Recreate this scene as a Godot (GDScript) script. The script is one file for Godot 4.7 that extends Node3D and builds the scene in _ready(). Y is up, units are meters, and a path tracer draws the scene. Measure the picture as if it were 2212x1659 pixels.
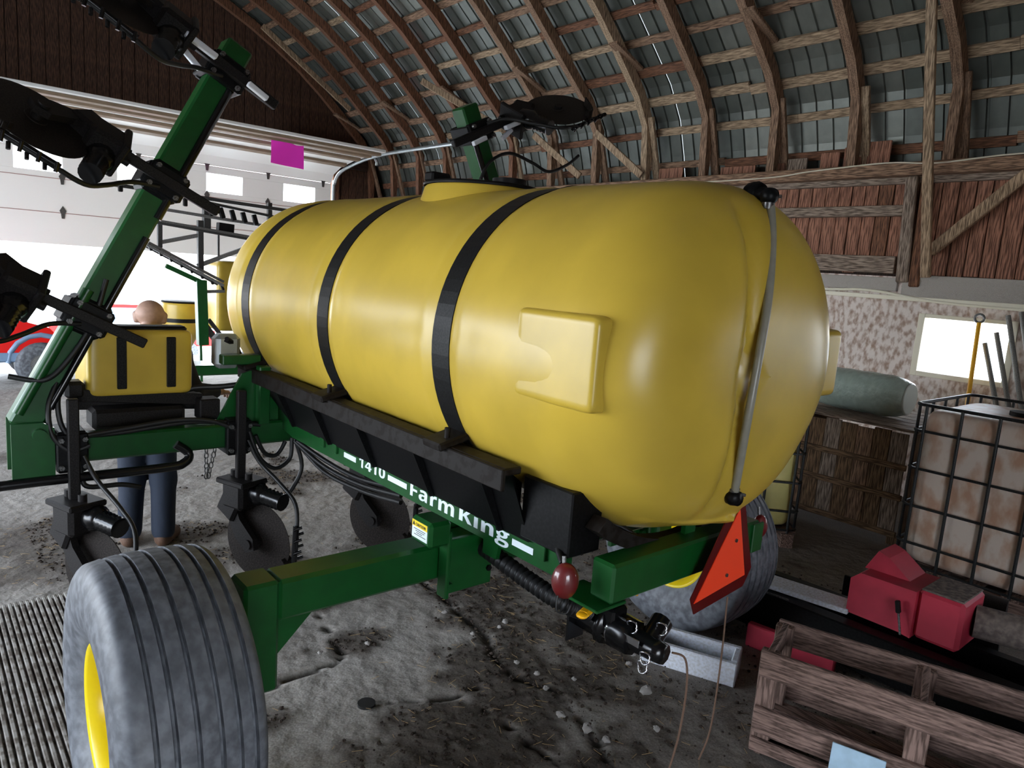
extends Node3D
# Barn with a yellow-tank nutrient applicator. World: -Z runs along the machine towards the overhead door, +X towards the window wall.

var M := {}
var T := {}
var taken := {}
var rng := RandomNumberGenerator.new()

# ---------------------------------------------------------------- mesh builder
class MB:
	var st := SurfaceTool.new()
	func _init():
		st.begin(Mesh.PRIMITIVE_TRIANGLES)
	func tri(a: Vector3, b: Vector3, c: Vector3):
		var n := (c - a).cross(b - a).normalized()
		for p in [a, b, c]:
			st.set_normal(n); st.add_vertex(p)
	func face(pts: Array, center: Vector3):
		var n: Vector3 = (pts[2] - pts[0]).cross(pts[1] - pts[0])
		var mid := Vector3.ZERO
		for p in pts: mid += p
		mid /= pts.size()
		if n.dot(mid - center) < 0.0:
			pts = pts.duplicate(); pts.reverse()
		for i in range(1, pts.size() - 1):
			tri(pts[0], pts[i], pts[i + 1])
	func quad(a, b, c, d):
		tri(a, b, c); tri(a, c, d)
	func box(c: Vector3, s: Vector3, bas := Basis(), bev := 0.0):
		var h := s * 0.5
		var b: float = minf(bev, minf(h.x, minf(h.y, h.z)) * 0.9)
		if b <= 0.0:
			for ax in 3:
				for sg in [-1.0, 1.0]:
					var u := (ax + 1) % 3
					var v := (ax + 2) % 3
					var q := []
					for k in [[-1, -1], [1, -1], [1, 1], [-1, 1]]:
						var p := Vector3.ZERO
						p[ax] = sg * h[ax]; p[u] = k[0] * h[u]; p[v] = k[1] * h[v]
						q.append(c + bas * p)
					face(q, c)
			return
		var P := func(sx, sy, sz, ax):
			var p := Vector3(sx * (h.x - b), sy * (h.y - b), sz * (h.z - b))
			p[ax] = [sx, sy, sz][ax] * h[ax]
			return c + bas * p
		for ax in 3:
			var u := (ax + 1) % 3
			var v := (ax + 2) % 3
			for sg in [-1, 1]:
				var q := []
				for k in [[-1, -1], [1, -1], [1, 1], [-1, 1]]:
					var sv := [0, 0, 0]
					sv[ax] = sg; sv[u] = k[0]; sv[v] = k[1]
					q.append(P.call(sv[0], sv[1], sv[2], ax))
				face(q, c)
			for su in [-1, 1]:
				for sw in [-1, 1]:
					var s0 := [0, 0, 0]
					var s1 := [0, 0, 0]
					s0[ax] = -1; s0[u] = su; s0[v] = sw
					s1[ax] = 1; s1[u] = su; s1[v] = sw
					face([P.call(s0[0], s0[1], s0[2], u), P.call(s1[0], s1[1], s1[2], u), P.call(s1[0], s1[1], s1[2], v), P.call(s0[0], s0[1], s0[2], v)], c)
		for sx in [-1, 1]:
			for sy in [-1, 1]:
				for sz in [-1, 1]:
					face([P.call(sx, sy, sz, 0), P.call(sx, sy, sz, 1), P.call(sx, sy, sz, 2)], c)
	func beam(a: Vector3, b: Vector3, w: float, h: float, up := Vector3.UP, bev := 0.004):
		var z := (b - a).normalized()
		if absf(z.dot(up)) > 0.98: up = Vector3.RIGHT if absf(z.x) < 0.9 else Vector3.UP
		var x := up.cross(z).normalized()
		box((a + b) * 0.5, Vector3(w, h, a.distance_to(b)), Basis(x, z.cross(x), z), bev)
	# rows of points, smooth normals; wrap joins the ends of each row
	func grid(rows: Array, wrap := true, flip := false):
		var nr := rows.size()
		var nc: int = rows[0].size()
		var N := []
		for i in nr:
			var r := PackedVector3Array()
			for j in nc:
				var u0: Vector3 = rows[maxi(i - 1, 0)][j]
				var u1: Vector3 = rows[mini(i + 1, nr - 1)][j]
				var jm := (j - 1 + nc) % nc if wrap else maxi(j - 1, 0)
				var jp := (j + 1) % nc if wrap else mini(j + 1, nc - 1)
				var n := (u1 - u0).cross(rows[i][jp] - rows[i][jm])
				if n.length() < 1e-12:
					var i2 := mini(i + 1, nr - 1) if i == 0 else maxi(i - 1, 0)
					n = (u1 - u0).cross(rows[i2][jp] - rows[i2][jm])
				r.append(n.normalized() * (-1.0 if flip else 1.0))
			N.append(r)
		for i in nr - 1:
			for j in (nc if wrap else nc - 1):
				var k := (j + 1) % nc
				for t in ([[i, j], [i + 1, k], [i + 1, j], [i, j], [i, k], [i + 1, k]] if not flip else [[i, j], [i + 1, j], [i + 1, k], [i, j], [i + 1, k], [i, k]]):
					st.set_normal(N[t[0]][t[1]]); st.add_vertex(rows[t[0]][t[1]])
	# profile of (along axis z, radius); a repeated point starts a new smooth run
	func lathe(prof: Array, xf := Transform3D(), segs := 24, ex := 1.0, ey := 1.0):
		var run := []
		for i in prof.size():
			var p: Vector2 = prof[i]
			var row := PackedVector3Array()
			for j in segs:
				var a := TAU * j / segs
				row.append(xf * Vector3(cos(a) * p.y * ex, sin(a) * p.y * ey, p.x))
			if i > 0 and prof[i - 1].distance_to(p) < 1e-6:
				if run.size() > 1: grid(run)
				run = [row]
			else:
				run.append(row)
		if run.size() > 1: grid(run)
	func cyl(a: Vector3, b: Vector3, r: float, segs := 12, r2 := -1.0):
		var l := a.distance_to(b)
		if r2 < 0.0: r2 = r
		lathe([Vector2(0, 0.0001), Vector2(0, r), Vector2(0, r), Vector2(l, r2), Vector2(l, r2), Vector2(l, 0.0001)], MB.along(a, b), segs)
	static func along(a: Vector3, b: Vector3) -> Transform3D:
		var z := (b - a).normalized()
		var up := Vector3.UP if absf(z.y) < 0.95 else Vector3.RIGHT
		var x := up.cross(z).normalized()
		return Transform3D(Basis(x, z.cross(x), z), a)
	func tube(pts: Array, r, sides := 8, caps := true):
		var n := pts.size()
		var rows := []
		var up := Vector3.UP
		var t0: Vector3 = (pts[1] - pts[0]).normalized()
		if absf(t0.dot(up)) > 0.95: up = Vector3.RIGHT
		var x := up.cross(t0).normalized()
		for i in n:
			var t: Vector3 = (pts[mini(i + 1, n - 1)] - pts[maxi(i - 1, 0)]).normalized()
			x = (x - t * x.dot(t)).normalized()
			var y := t.cross(x)
			var rr: float = r[i] if r is Array else r
			var row := PackedVector3Array()
			for j in sides:
				var a := TAU * j / sides
				row.append(pts[i] + (x * cos(a) + y * sin(a)) * rr)
			rows.append(row)
		grid(rows)
		if caps:
			for e in [0, n - 1]:
				var c: Vector3 = pts[e]
				face(Array(rows[e]), pts[1] if e == 0 else pts[n - 2])
	func prism(poly: PackedVector2Array, depth: float, xf := Transform3D()):
		var idx := Geometry2D.triangulate_polygon(poly)
		for k in range(0, idx.size(), 3):
			var a := poly[idx[k]]
			var b := poly[idx[k + 1]]
			var c := poly[idx[k + 2]]
			var cw := (b - a).cross(c - a) < 0.0
			for s in [1.0, -1.0]:
				var q := [xf * Vector3(a.x, a.y, s * depth / 2), xf * Vector3(b.x, b.y, s * depth / 2), xf * Vector3(c.x, c.y, s * depth / 2)]
				if cw == (s > 0): tri(q[0], q[1], q[2])
				else: tri(q[0], q[2], q[1])
		var ccw := not Geometry2D.is_polygon_clockwise(poly)
		for i in poly.size():
			var a := poly[i]
			var b := poly[(i + 1) % poly.size()]
			var q := [xf * Vector3(a.x, a.y, depth / 2), xf * Vector3(b.x, b.y, depth / 2), xf * Vector3(b.x, b.y, -depth / 2), xf * Vector3(a.x, a.y, -depth / 2)]
			if ccw: quad(q[0], q[1], q[2], q[3])
			else: quad(q[3], q[2], q[1], q[0])
	func ball(c: Vector3, r: Vector3, bas := Basis(), segs := 16):
		var rows := []
		for i in segs / 2 + 1:
			var b := PI * i / (segs / 2)
			var row := PackedVector3Array()
			for j in segs:
				var a := TAU * j / segs
				row.append(c + bas * Vector3(sin(b) * cos(a) * r.x, sin(b) * sin(a) * r.y, -cos(b) * r.z))
			rows.append(row)
		grid(rows)
	func mesh() -> ArrayMesh:
		return st.commit()

# ---------------------------------------------------------------- scene helpers
func numbered(called: String) -> String:
	if not taken.has(called):
		taken[called] = 0
		return called
	taken[called] += 1
	return "%s_%03d" % [called, taken[called]]

# meshes are modelled in world metres; the node is shifted so that they stay there
func put(mb, called: String, m: Material, parent: Node3D, at := Vector3.INF) -> MeshInstance3D:
	var o := MeshInstance3D.new()
	o.mesh = mb.mesh() if mb is MB else mb
	o.name = called
	o.material_override = m
	parent.add_child(o, true)
	if at == Vector3.INF: o.global_position = Vector3.ZERO
	else: o.position = at
	return o

func thing(called: String, label: String, category: String, at := Vector3.ZERO, group := "") -> Node3D:
	var o := Node3D.new()
	o.name = numbered(called)
	add_child(o)
	o.position = at
	tag(o, label, category, group)
	return o

func solo(mb, called: String, m: Material, label: String, category: String, group := "", at := Vector3.INF) -> MeshInstance3D:
	var o := put(mb, numbered(called), m, self, at)
	tag(o, label, category, group)
	return o

func tag(o: Node, label: String, category: String, group := ""):
	o.set_meta("label", label); o.set_meta("category", category)
	if group: o.set_meta("group", group)

func part(called: String, parent: Node3D) -> Node3D:
	var o := Node3D.new()
	o.name = called
	parent.add_child(o, true)
	return o

func struct(called: String, label: String, category: String) -> Node3D:
	var o := Node3D.new()
	o.name = numbered(called)
	add_child(o)
	o.set_meta("kind", "structure"); tag(o, label, category)
	return o

func V(x, y, z) -> Vector3:
	return Vector3(x, y, z)

func curve(pts: Array, n := 6) -> Array:   # Catmull-Rom
	var out := []
	for i in pts.size() - 1:
		var p0: Vector3 = pts[maxi(i - 1, 0)]
		var p1: Vector3 = pts[i]
		var p2: Vector3 = pts[i + 1]
		var p3: Vector3 = pts[mini(i + 2, pts.size() - 1)]
		for k in n:
			out.append(p1.cubic_interpolate(p2, p0, p3, float(k) / n))
	out.append(pts[-1])
	return out

# ---------------------------------------------------------------- materials
func noise_tex(freq: float, lo: Color, hi: Color, octaves := 4, size := 512, seed_ := 1, a := 0.25, b := 0.75, kind := FastNoiseLite.TYPE_SIMPLEX_SMOOTH) -> NoiseTexture2D:
	var n := FastNoiseLite.new()
	n.noise_type = kind; n.frequency = freq; n.fractal_octaves = octaves; n.seed = seed_
	var g := Gradient.new()
	g.offsets = PackedFloat32Array([a, b]); g.colors = PackedColorArray([lo, hi])
	var t := NoiseTexture2D.new()
	t.width = size; t.height = size; t.seamless = true; t.noise = n; t.color_ramp = g
	return t

func bump_tex(freq: float, strength := 6.0, seed_ := 3, octaves := 4) -> NoiseTexture2D:
	var n := FastNoiseLite.new()
	n.noise_type = FastNoiseLite.TYPE_SIMPLEX_SMOOTH; n.frequency = freq; n.fractal_octaves = octaves; n.seed = seed_
	var t := NoiseTexture2D.new()
	t.width = 512; t.height = 512; t.seamless = true; t.noise = n; t.as_normal_map = true; t.bump_strength = strength
	return t

func mat(called: String, c: Color, rough := 0.6, tex: Texture2D = null, scale := Vector3.ONE, metal := 0.0, bump: Texture2D = null, depth := 0.5) -> StandardMaterial3D:
	var m := StandardMaterial3D.new()
	m.resource_name = called
	m.albedo_color = c; m.roughness = rough; m.metallic = metal
	if tex or bump:
		m.uv1_triplanar = true; m.uv1_scale = scale
		if tex: m.albedo_texture = tex
		if bump:
			m.normal_enabled = true; m.normal_texture = bump; m.normal_scale = depth
	M[called] = m
	return m

func make_materials():
	var W := Color.WHITE
	T.soft = noise_tex(0.008, Color(.92, .92, .92), W, 4, 512, 1)
	T.fine = noise_tex(0.05, Color(.62, .62, .62), W, 4, 512, 2)
	T.grain = noise_tex(0.02, Color(.52, .50, .48), W, 5, 512, 5, 0.25, 0.7)
	T.rust = noise_tex(0.012, Color(.70, .58, .50), W, 5, 512, 7, 0.30, 0.55)
	T.stain = noise_tex(0.035, Color(.74, .66, .61), Color(1, 1, 1), 6, 512, 9, 0.18, 0.60)
	T.dirt = noise_tex(0.03, Color(.58, .54, .50), W, 5, 512, 11, 0.28, 0.66)
	T.scuff = noise_tex(0.025, Color(.68, .68, .69), W, 5, 512, 13, 0.25, 0.7)
	T.floor = noise_tex(0.11, Color(.80, .79, .78), W, 5, 1024, 17, 0.2, 0.75)
	T.tint = noise_tex(0.012, Color(.88, .76, .68), W, 6, 512, 19, 0.2, 0.6)
	T.tint2 = noise_tex(0.05, Color(.88, .86, .83), W, 5, 512, 23, 0.2, 0.6)
	T.bump = bump_tex(0.03, 5.0, 4)
	T.rough = bump_tex(0.02, 10.0, 6, 5)
	# machine
	mat("tank_yellow", Color(.80, .68, .255), .30, T.soft, V(.5, .5, .5))
	mat("green", Color(.045, .30, .115), .33, T.soft, V(2, 2, 2))
	mat("black", Color(.075, .075, .08), .42, T.fine, V(2, 2, 2))
	mat("black_gloss", Color(.06, .06, .065), .22)
	mat("strap", Color(.13, .13, .13), .38, T.fine, V(3, 3, 3))
	mat("cradle", Color(.12, .108, .102), .6, T.rust, V(2.5, 2.5, 2.5))
	mat("cast", Color(.15, .14, .14), .5, T.fine, V(4, 4, 4))
	mat("disc", Color(.20, .18, .17), .45, T.fine, V(3, 3, 3), .3)
	mat("steel", Color(.55, .55, .55), .35, T.fine, V(3, 3, 3), .8)
	mat("chrome", Color(.85, .85, .87), .12, null, V(1, 1, 1), .95)
	mat("hose", Color(.07, .07, .075), .5)
	mat("rubber", Color(.43, .445, .47), .55, T.scuff, V(1.3, 1.3, 1.3), 0.0, T.rough, .12)
	mat("rim_yellow", Color(.88, .78, .10), .3)
	mat("clear_tube", Color(.58, .57, .52), .3, T.soft, V(3, 3, 3))
	mat("sign_orange", Color(1.0, .27, .10), .55)
	mat("sign_red", Color(.42, .03, .04), .3, T.fine, V(30, 30, 30))
	var lens := mat("lens_red", Color(.38, .01, .025), .10)
	lens.clearcoat_enabled = true
	mat("decal_white", Color(.88, .93, .95), .4)
	mat("decal_yellow", Color(.95, .82, .12), .4)
	mat("decal_dark", Color(.06, .06, .05), .5)
	mat("handle_yellow", Color(.98, .72, .05), .4)
	mat("lid_black", Color(.08, .075, .075), .5)
	for n in ["black", "cradle", "cast", "disc", "strap", "lid_black"]: M[n].metallic_specular = .28
	# barn
	for ax in 3:
		var s := V(7, 7, 7)
		s[ax] = .55
		var n: String = ["x", "y", "z"][ax]
		mat("wood_" + n, Color(.64, .51, .41), .85, T.grain, s)
		mat("wood_pale_" + n, Color(.76, .65, .53), .85, T.grain, s)
		mat("wood_red_" + n, Color(.54, .37, .27), .85, T.grain, s)
		mat("wood_grey_" + n, Color(.64, .57, .51), .88, T.grain, s)
		mat("wood_dark_" + n, Color(.25, .17, .13), .85, T.grain, s)
		mat("siding_" + n, Color(.68, .48, .39), .88, T.grain, s * V(1, .7, 1))
		mat("crate_" + n, Color(.56, .46, .42), .9, T.grain, s)
		mat("bin_" + n, Color(.54, .43, .32), .9, T.grain, s)
	mat("gable_y", Color(.37, .255, .195), .85, T.grain, V(7, .55, 7))
	mat("roof_metal", Color(.37, .385, .36), .42, T.soft, V(1.5, 1.5, 1.5), .3)
	mat("roof_metal_bright", Color(.48, .49, .46), .36, T.soft, V(1.5, 1.5, 1.5), .4)
	mat("whitewash", Color(.90, .86, .83), .9, T.stain, V(.8, .45, .8), 0.0, T.rough, .5)
	mat("concrete_block", Color(.74, .72, .69), .9, T.floor, V(1.5, 1.5, 1.5), 0.0, T.rough, .5)
	mat("door_white", Color(.95, .95, .94), .45)
	mat("door_strut_shade", Color(.52, .44, .36), .5, T.soft, V(1, 1, 1))  # brown puts the shade and reflection on the strut undersides into the colour
	mat("joint_seal", Color(.62, .48, .46), .7)
	mat("zinc", Color(.86, .87, .90), .35)
	mat("galvanized", Color(.72, .75, .76), .32, T.soft, V(2, 2, 2), .6)
	mat("window_frame", Color(.92, .90, .82), .5)
	var g := mat("glass", Color(.95, .97, .97, .12), .03)
	g.transparency = BaseMaterial3D.TRANSPARENCY_ALPHA
	mat("cable", Color(.85, .82, .74), .5)
	mat("pink", Color(1.0, .22, .84), .6)
	var fl := mat("floor", Color(1, 1, 1), .93, T.floor, V(.7, .7, .7), 0.0, T.rough, .35)
	fl.vertex_color_use_as_albedo = true
	mat("slab", Color(.60, .58, .55), .9, T.dirt, V(.7, .7, .7))
	mat("dirt", Color(.24, .19, .15), .95, T.fine, V(6, 6, 6))
	mat("straw", Color(.62, .52, .36), .9)
	mat("stone", Color(.66, .64, .62), .9, T.fine, V(9, 9, 9))
	mat("yard", Color(.80, .79, .76), .95, T.soft, V(.15, .15, .15))

func _ready():
	rng.seed = 7
	# ---- camera, sky, exposure
	var cam := Camera3D.new()
	cam.name = "camera"
	cam.fov = 56.617
	add_child(cam)
	cam.position = V(0, 2.05, 0)
	var roll := 4.266
	var bas := Basis(Vector3.UP, deg_to_rad(-40.951)) * Basis(Vector3.RIGHT, deg_to_rad(-8.906)) * Basis(Vector3.BACK, deg_to_rad(roll))
	cam.basis = bas
	cam.current = true
	var env := Environment.new()
	env.background_mode = Environment.BG_SKY
	var skm := ProceduralSkyMaterial.new()
	skm.sky_top_color = Color(.86, .92, 1.0); skm.sky_horizon_color = Color(.96, .98, 1.0)
	skm.ground_bottom_color = Color(.8, .8, .78); skm.ground_horizon_color = Color(.9, .9, .9)
	skm.sun_angle_max = 0.0
	skm.sky_energy_multiplier = 1.0
	var sky := Sky.new()
	sky.sky_material = skm
	env.sky = sky
	env.background_energy_multiplier = 3.0
	env.tonemap_mode = Environment.TONE_MAPPER_LINEAR
	env.tonemap_exposure = 4.6
	env.sdfgi_enabled = true; env.ssao_enabled = true; env.ssil_enabled = true
	var we := WorldEnvironment.new()
	we.name = "world_environment"
	we.environment = env
	add_child(we)
	make_materials()
	build_floor()
	build_walls()
	build_roof()
	build_door()
	build_applicator()
	build_right_side()
	build_background()
	build_person()
	build_debris()

# ---------------------------------------------------------------- floor
func seg_dist(p: Vector2, line: Array) -> float:
	var d := 9.0
	for i in line.size() - 1:
		d = minf(d, Geometry2D.get_closest_point_to_segment(p, line[i], line[i + 1]).distance_to(p))
	return d

var cracks := [
	[Vector2(2.50, -4.2), Vector2(2.52, -3.68), Vector2(2.53, -3.44), Vector2(2.46, -3.16), Vector2(2.45, -2.91), Vector2(2.31, -2.59), Vector2(2.32, -2.46), Vector2(2.41, -2.28), Vector2(2.34, -2.01), Vector2(2.24, -1.77), Vector2(2.2, -1.3)],
	[Vector2(1.77, -3.59), Vector2(1.74, -3.39), Vector2(1.69, -3.16), Vector2(1.65, -3.1), Vector2(1.54, -3.1), Vector2(1.36, -3.09), Vector2(.9, -3.0)],
	[Vector2(2.02, -2.35), Vector2(2.03, -2.14), Vector2(2.03, -2.02), Vector2(2.06, -1.5)],
	[Vector2(1.58, -2.68), Vector2(1.74, -2.63), Vector2(1.83, -2.53), Vector2(2.1, -2.5)]]
var patches := [[1.82, -3.19, .16], [1.68, -2.28, .28], [2.3, -2.70, .2], [2.5, -3.05, .22], [.67, -5.6, .5], [.55, -5.1, .35], [3.0, -4.2, .5], [1.83, -4.7, .3], [1.54, -5.15, .25], [2.75, -3.4, .3], [1.0, -4.2, .3], [2.45, -2.3, .14]]
var fn := FastNoiseLite.new()
var fn2 := FastNoiseLite.new()

func dirt_at(x: float, z: float) -> float:
	var p := Vector2(x, z)
	var d := smoothstep(.12, .42, fn.get_noise_2d(x * 60, z * 60) + .35 * fn2.get_noise_2d(x * 260, z * 260) - .02)
	for q in patches:
		d = maxf(d, smoothstep(1.25, .55, p.distance_to(Vector2(q[0], q[1])) / q[2] + .8 * fn.get_noise_2d(x * 220, z * 220)))
	if x > 2.4 and z > -4.4:   # loose earth to the right of the broken slab edge
		d = maxf(d, .55 * smoothstep(2.4, 2.6, x + .1 * fn.get_noise_2d(x * 300, z * 300)))
	return d

func crack_at(x: float, z: float) -> float:
	var j := .035 * fn.get_noise_2d(x * 500, z * 500)
	var c := 0.0
	for k in cracks.size():
		c = maxf(c, smoothstep(.030 if k == 0 else .018, .004, absf(seg_dist(Vector2(x, z), cracks[k]) + j)))
	return c

func floor_height(x: float, z: float) -> float:
	return .010 * fn.get_noise_2d(x * 40, z * 40) + .006 * fn2.get_noise_2d(x * 300, z * 300)

func floor_patch(mb: MB, x0: float, x1: float, z0: float, z1: float, step: float, fine: bool):
	var nx := int(round((x1 - x0) / step))
	var nz := int(round((z1 - z0) / step))
	var P := []
	var Cc := []
	for i in nz + 1:
		var row := PackedVector3Array()
		var cr := PackedColorArray()
		for j in nx + 1:
			var x := x0 + (x1 - x0) * j / nx
			var z := z0 + (z1 - z0) * i / nz
			var h := floor_height(x, z)
			var d := dirt_at(x, z)
			var c := 0.0
			if fine: c = crack_at(x, z)
			h += d * (.006 + .010 * absf(fn2.get_noise_2d(x * 900, z * 900))) - c * .025
			var tone := .5 + .5 * fn.get_noise_2d(x * 110 + 50, z * 110)
			var con := Color(.46, .43, .39).lerp(Color(.31, .28, .245), clampf(tone * .8 + .2 * fn2.get_noise_2d(x * 700, z * 700), 0, 1))
			var soil := Color(.15, .125, .10).lerp(Color(.075, .058, .045), .5 + .5 * fn2.get_noise_2d(x * 800, z * 800))
			var col := con.lerp(soil, clampf(d, 0, .92)).lerp(Color(.03, .025, .02), c * .8)
			row.append(V(x, h, z)); cr.append(col)
		P.append(row); Cc.append(cr)
	for i in nz:
		for j in nx:
			for t in [[0, 0], [0, 1], [1, 1], [0, 0], [1, 1], [1, 0]]:
				var a: int = i + t[0]
				var b: int = j + t[1]
				var n: Vector3 = (P[mini(a + 1, nz)][b] - P[maxi(a - 1, 0)][b]).cross(P[a][mini(b + 1, nx)] - P[a][maxi(b - 1, 0)])
				mb.st.set_color(Cc[a][b]); mb.st.set_normal(n.normalized()); mb.st.add_vertex(P[a][b])

func build_floor():
	fn.seed = 21; fn.frequency = .01; fn.fractal_octaves = 4
	fn2.seed = 5; fn2.frequency = .01; fn2.fractal_octaves = 3
	var o := struct("floor", "broken dirty concrete barn floor with patches of earth", "floor")
	var mb := MB.new()
	floor_patch(mb, .6, 3.8, -4.4, -.8, .022, true)
	floor_patch(mb, .6, 8.0, -14.5, -4.4, .1, false)
	floor_patch(mb, 3.8, 8.0, -4.4, -.8, .07, false)
	floor_patch(mb, -4.0, 8.0, -.8, 5.0, .3, false)
	floor_patch(mb, -4.0, .6, -14.5, -.8, .1, false)
	put(mb, "concrete_surface", M.floor, o)
	mb = MB.new(); mb.box(V(2, -.09, -4.75), V(12.6, .08, 19.7), Basis(), 0); put(mb, "sub_base", M.dirt, o)
	# ribbed cattle slab on the left
	mb = MB.new()
	var z1 := -4.55
	for i in 64:
		var x := -1.02 + i * .0265
		mb.box(V(x, .022, (z1 + -.8) / 2), V(.018, .026, -.8 - z1), Basis(), .004)
	mb.box(V(-.18, .005, (z1 - .8) / 2), V(1.7, .02, -.8 - z1), Basis(), .004)
	put(mb, "ribbed_slab", M.slab, o)
	mb = MB.new()
	mb.cyl(V(1.58, -.05, -2.69), V(1.58, .009, -2.69), .042, 16)
	put(mb, "drain_hole", M.decal_dark, o)
	# the yard outside
	var y := struct("ground_yard", "pale bright yard outside the barn", "ground")
	mb = MB.new()
	mb.face([V(-42, -.06, -14.6), V(48, -.06, -14.6), V(48, -1.7, -24), V(-42, -1.7, -24)], V(3, -9, -20))
	mb.face([V(-42, -1.7, -24), V(48, -1.7, -24), V(48, -1.7, -75), V(-42, -1.7, -75)], V(3, -9, -20))
	mb.box(V(3, -.16, 35.1), V(90, .2, 60), Basis(), 0)
	mb.box(V(-34.05, -.16, 0), V(60, .2, 29), Basis(), 0)
	mb.box(V(38.3, -.16, 0), V(60, .2, 29), Basis(), 0)
	put(mb, "yard_surface", M.yard, y)

# ---------------------------------------------------------------- walls
const WX := 8.0      # inner face of the window wall
const GZ := -14.5    # gable with the overhead door
const LX := -4.0     # wall opposite the window

const WINS := [-.6, 1.4, 3.2]   # further windows along the wall, out of the picture to the right

func profile() -> Array:   # inner edge of the arched ribs, from the window wall to the ridge
	return [Vector2(7.98, 3.42), Vector2(7.92, 4.16), Vector2(7.68, 4.50), Vector2(7.2, 4.93), Vector2(6.75, 5.32), Vector2(6.3, 5.68), Vector2(5.8, 6.0), Vector2(5.3, 6.27), Vector2(4.7, 6.54), Vector2(4.0, 6.80), Vector2(3.2, 7.05), Vector2(2.0, 7.34)]

func skin() -> Array:      # where the roofing lies
	return [Vector2(8.42, 3.36), Vector2(8.30, 3.80), Vector2(8.14, 4.24), Vector2(7.86, 4.64), Vector2(7.36, 5.09), Vector2(6.90, 5.49), Vector2(6.43, 5.86), Vector2(5.91, 6.20), Vector2(5.40, 6.48), Vector2(4.78, 6.75), Vector2(4.06, 7.01), Vector2(3.25, 7.27), Vector2(2.0, 7.55)]

func skin_height(x: float) -> float:
	var s := skin()
	var xx := 2.0 + absf(x - 2.0)
	for i in s.size() - 1:
		if xx <= s[i].x and xx >= s[i + 1].x:
			return lerpf(s[i + 1].y, s[i].y, (xx - s[i + 1].x) / (s[i].x - s[i + 1].x))
	return 3.36

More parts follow.
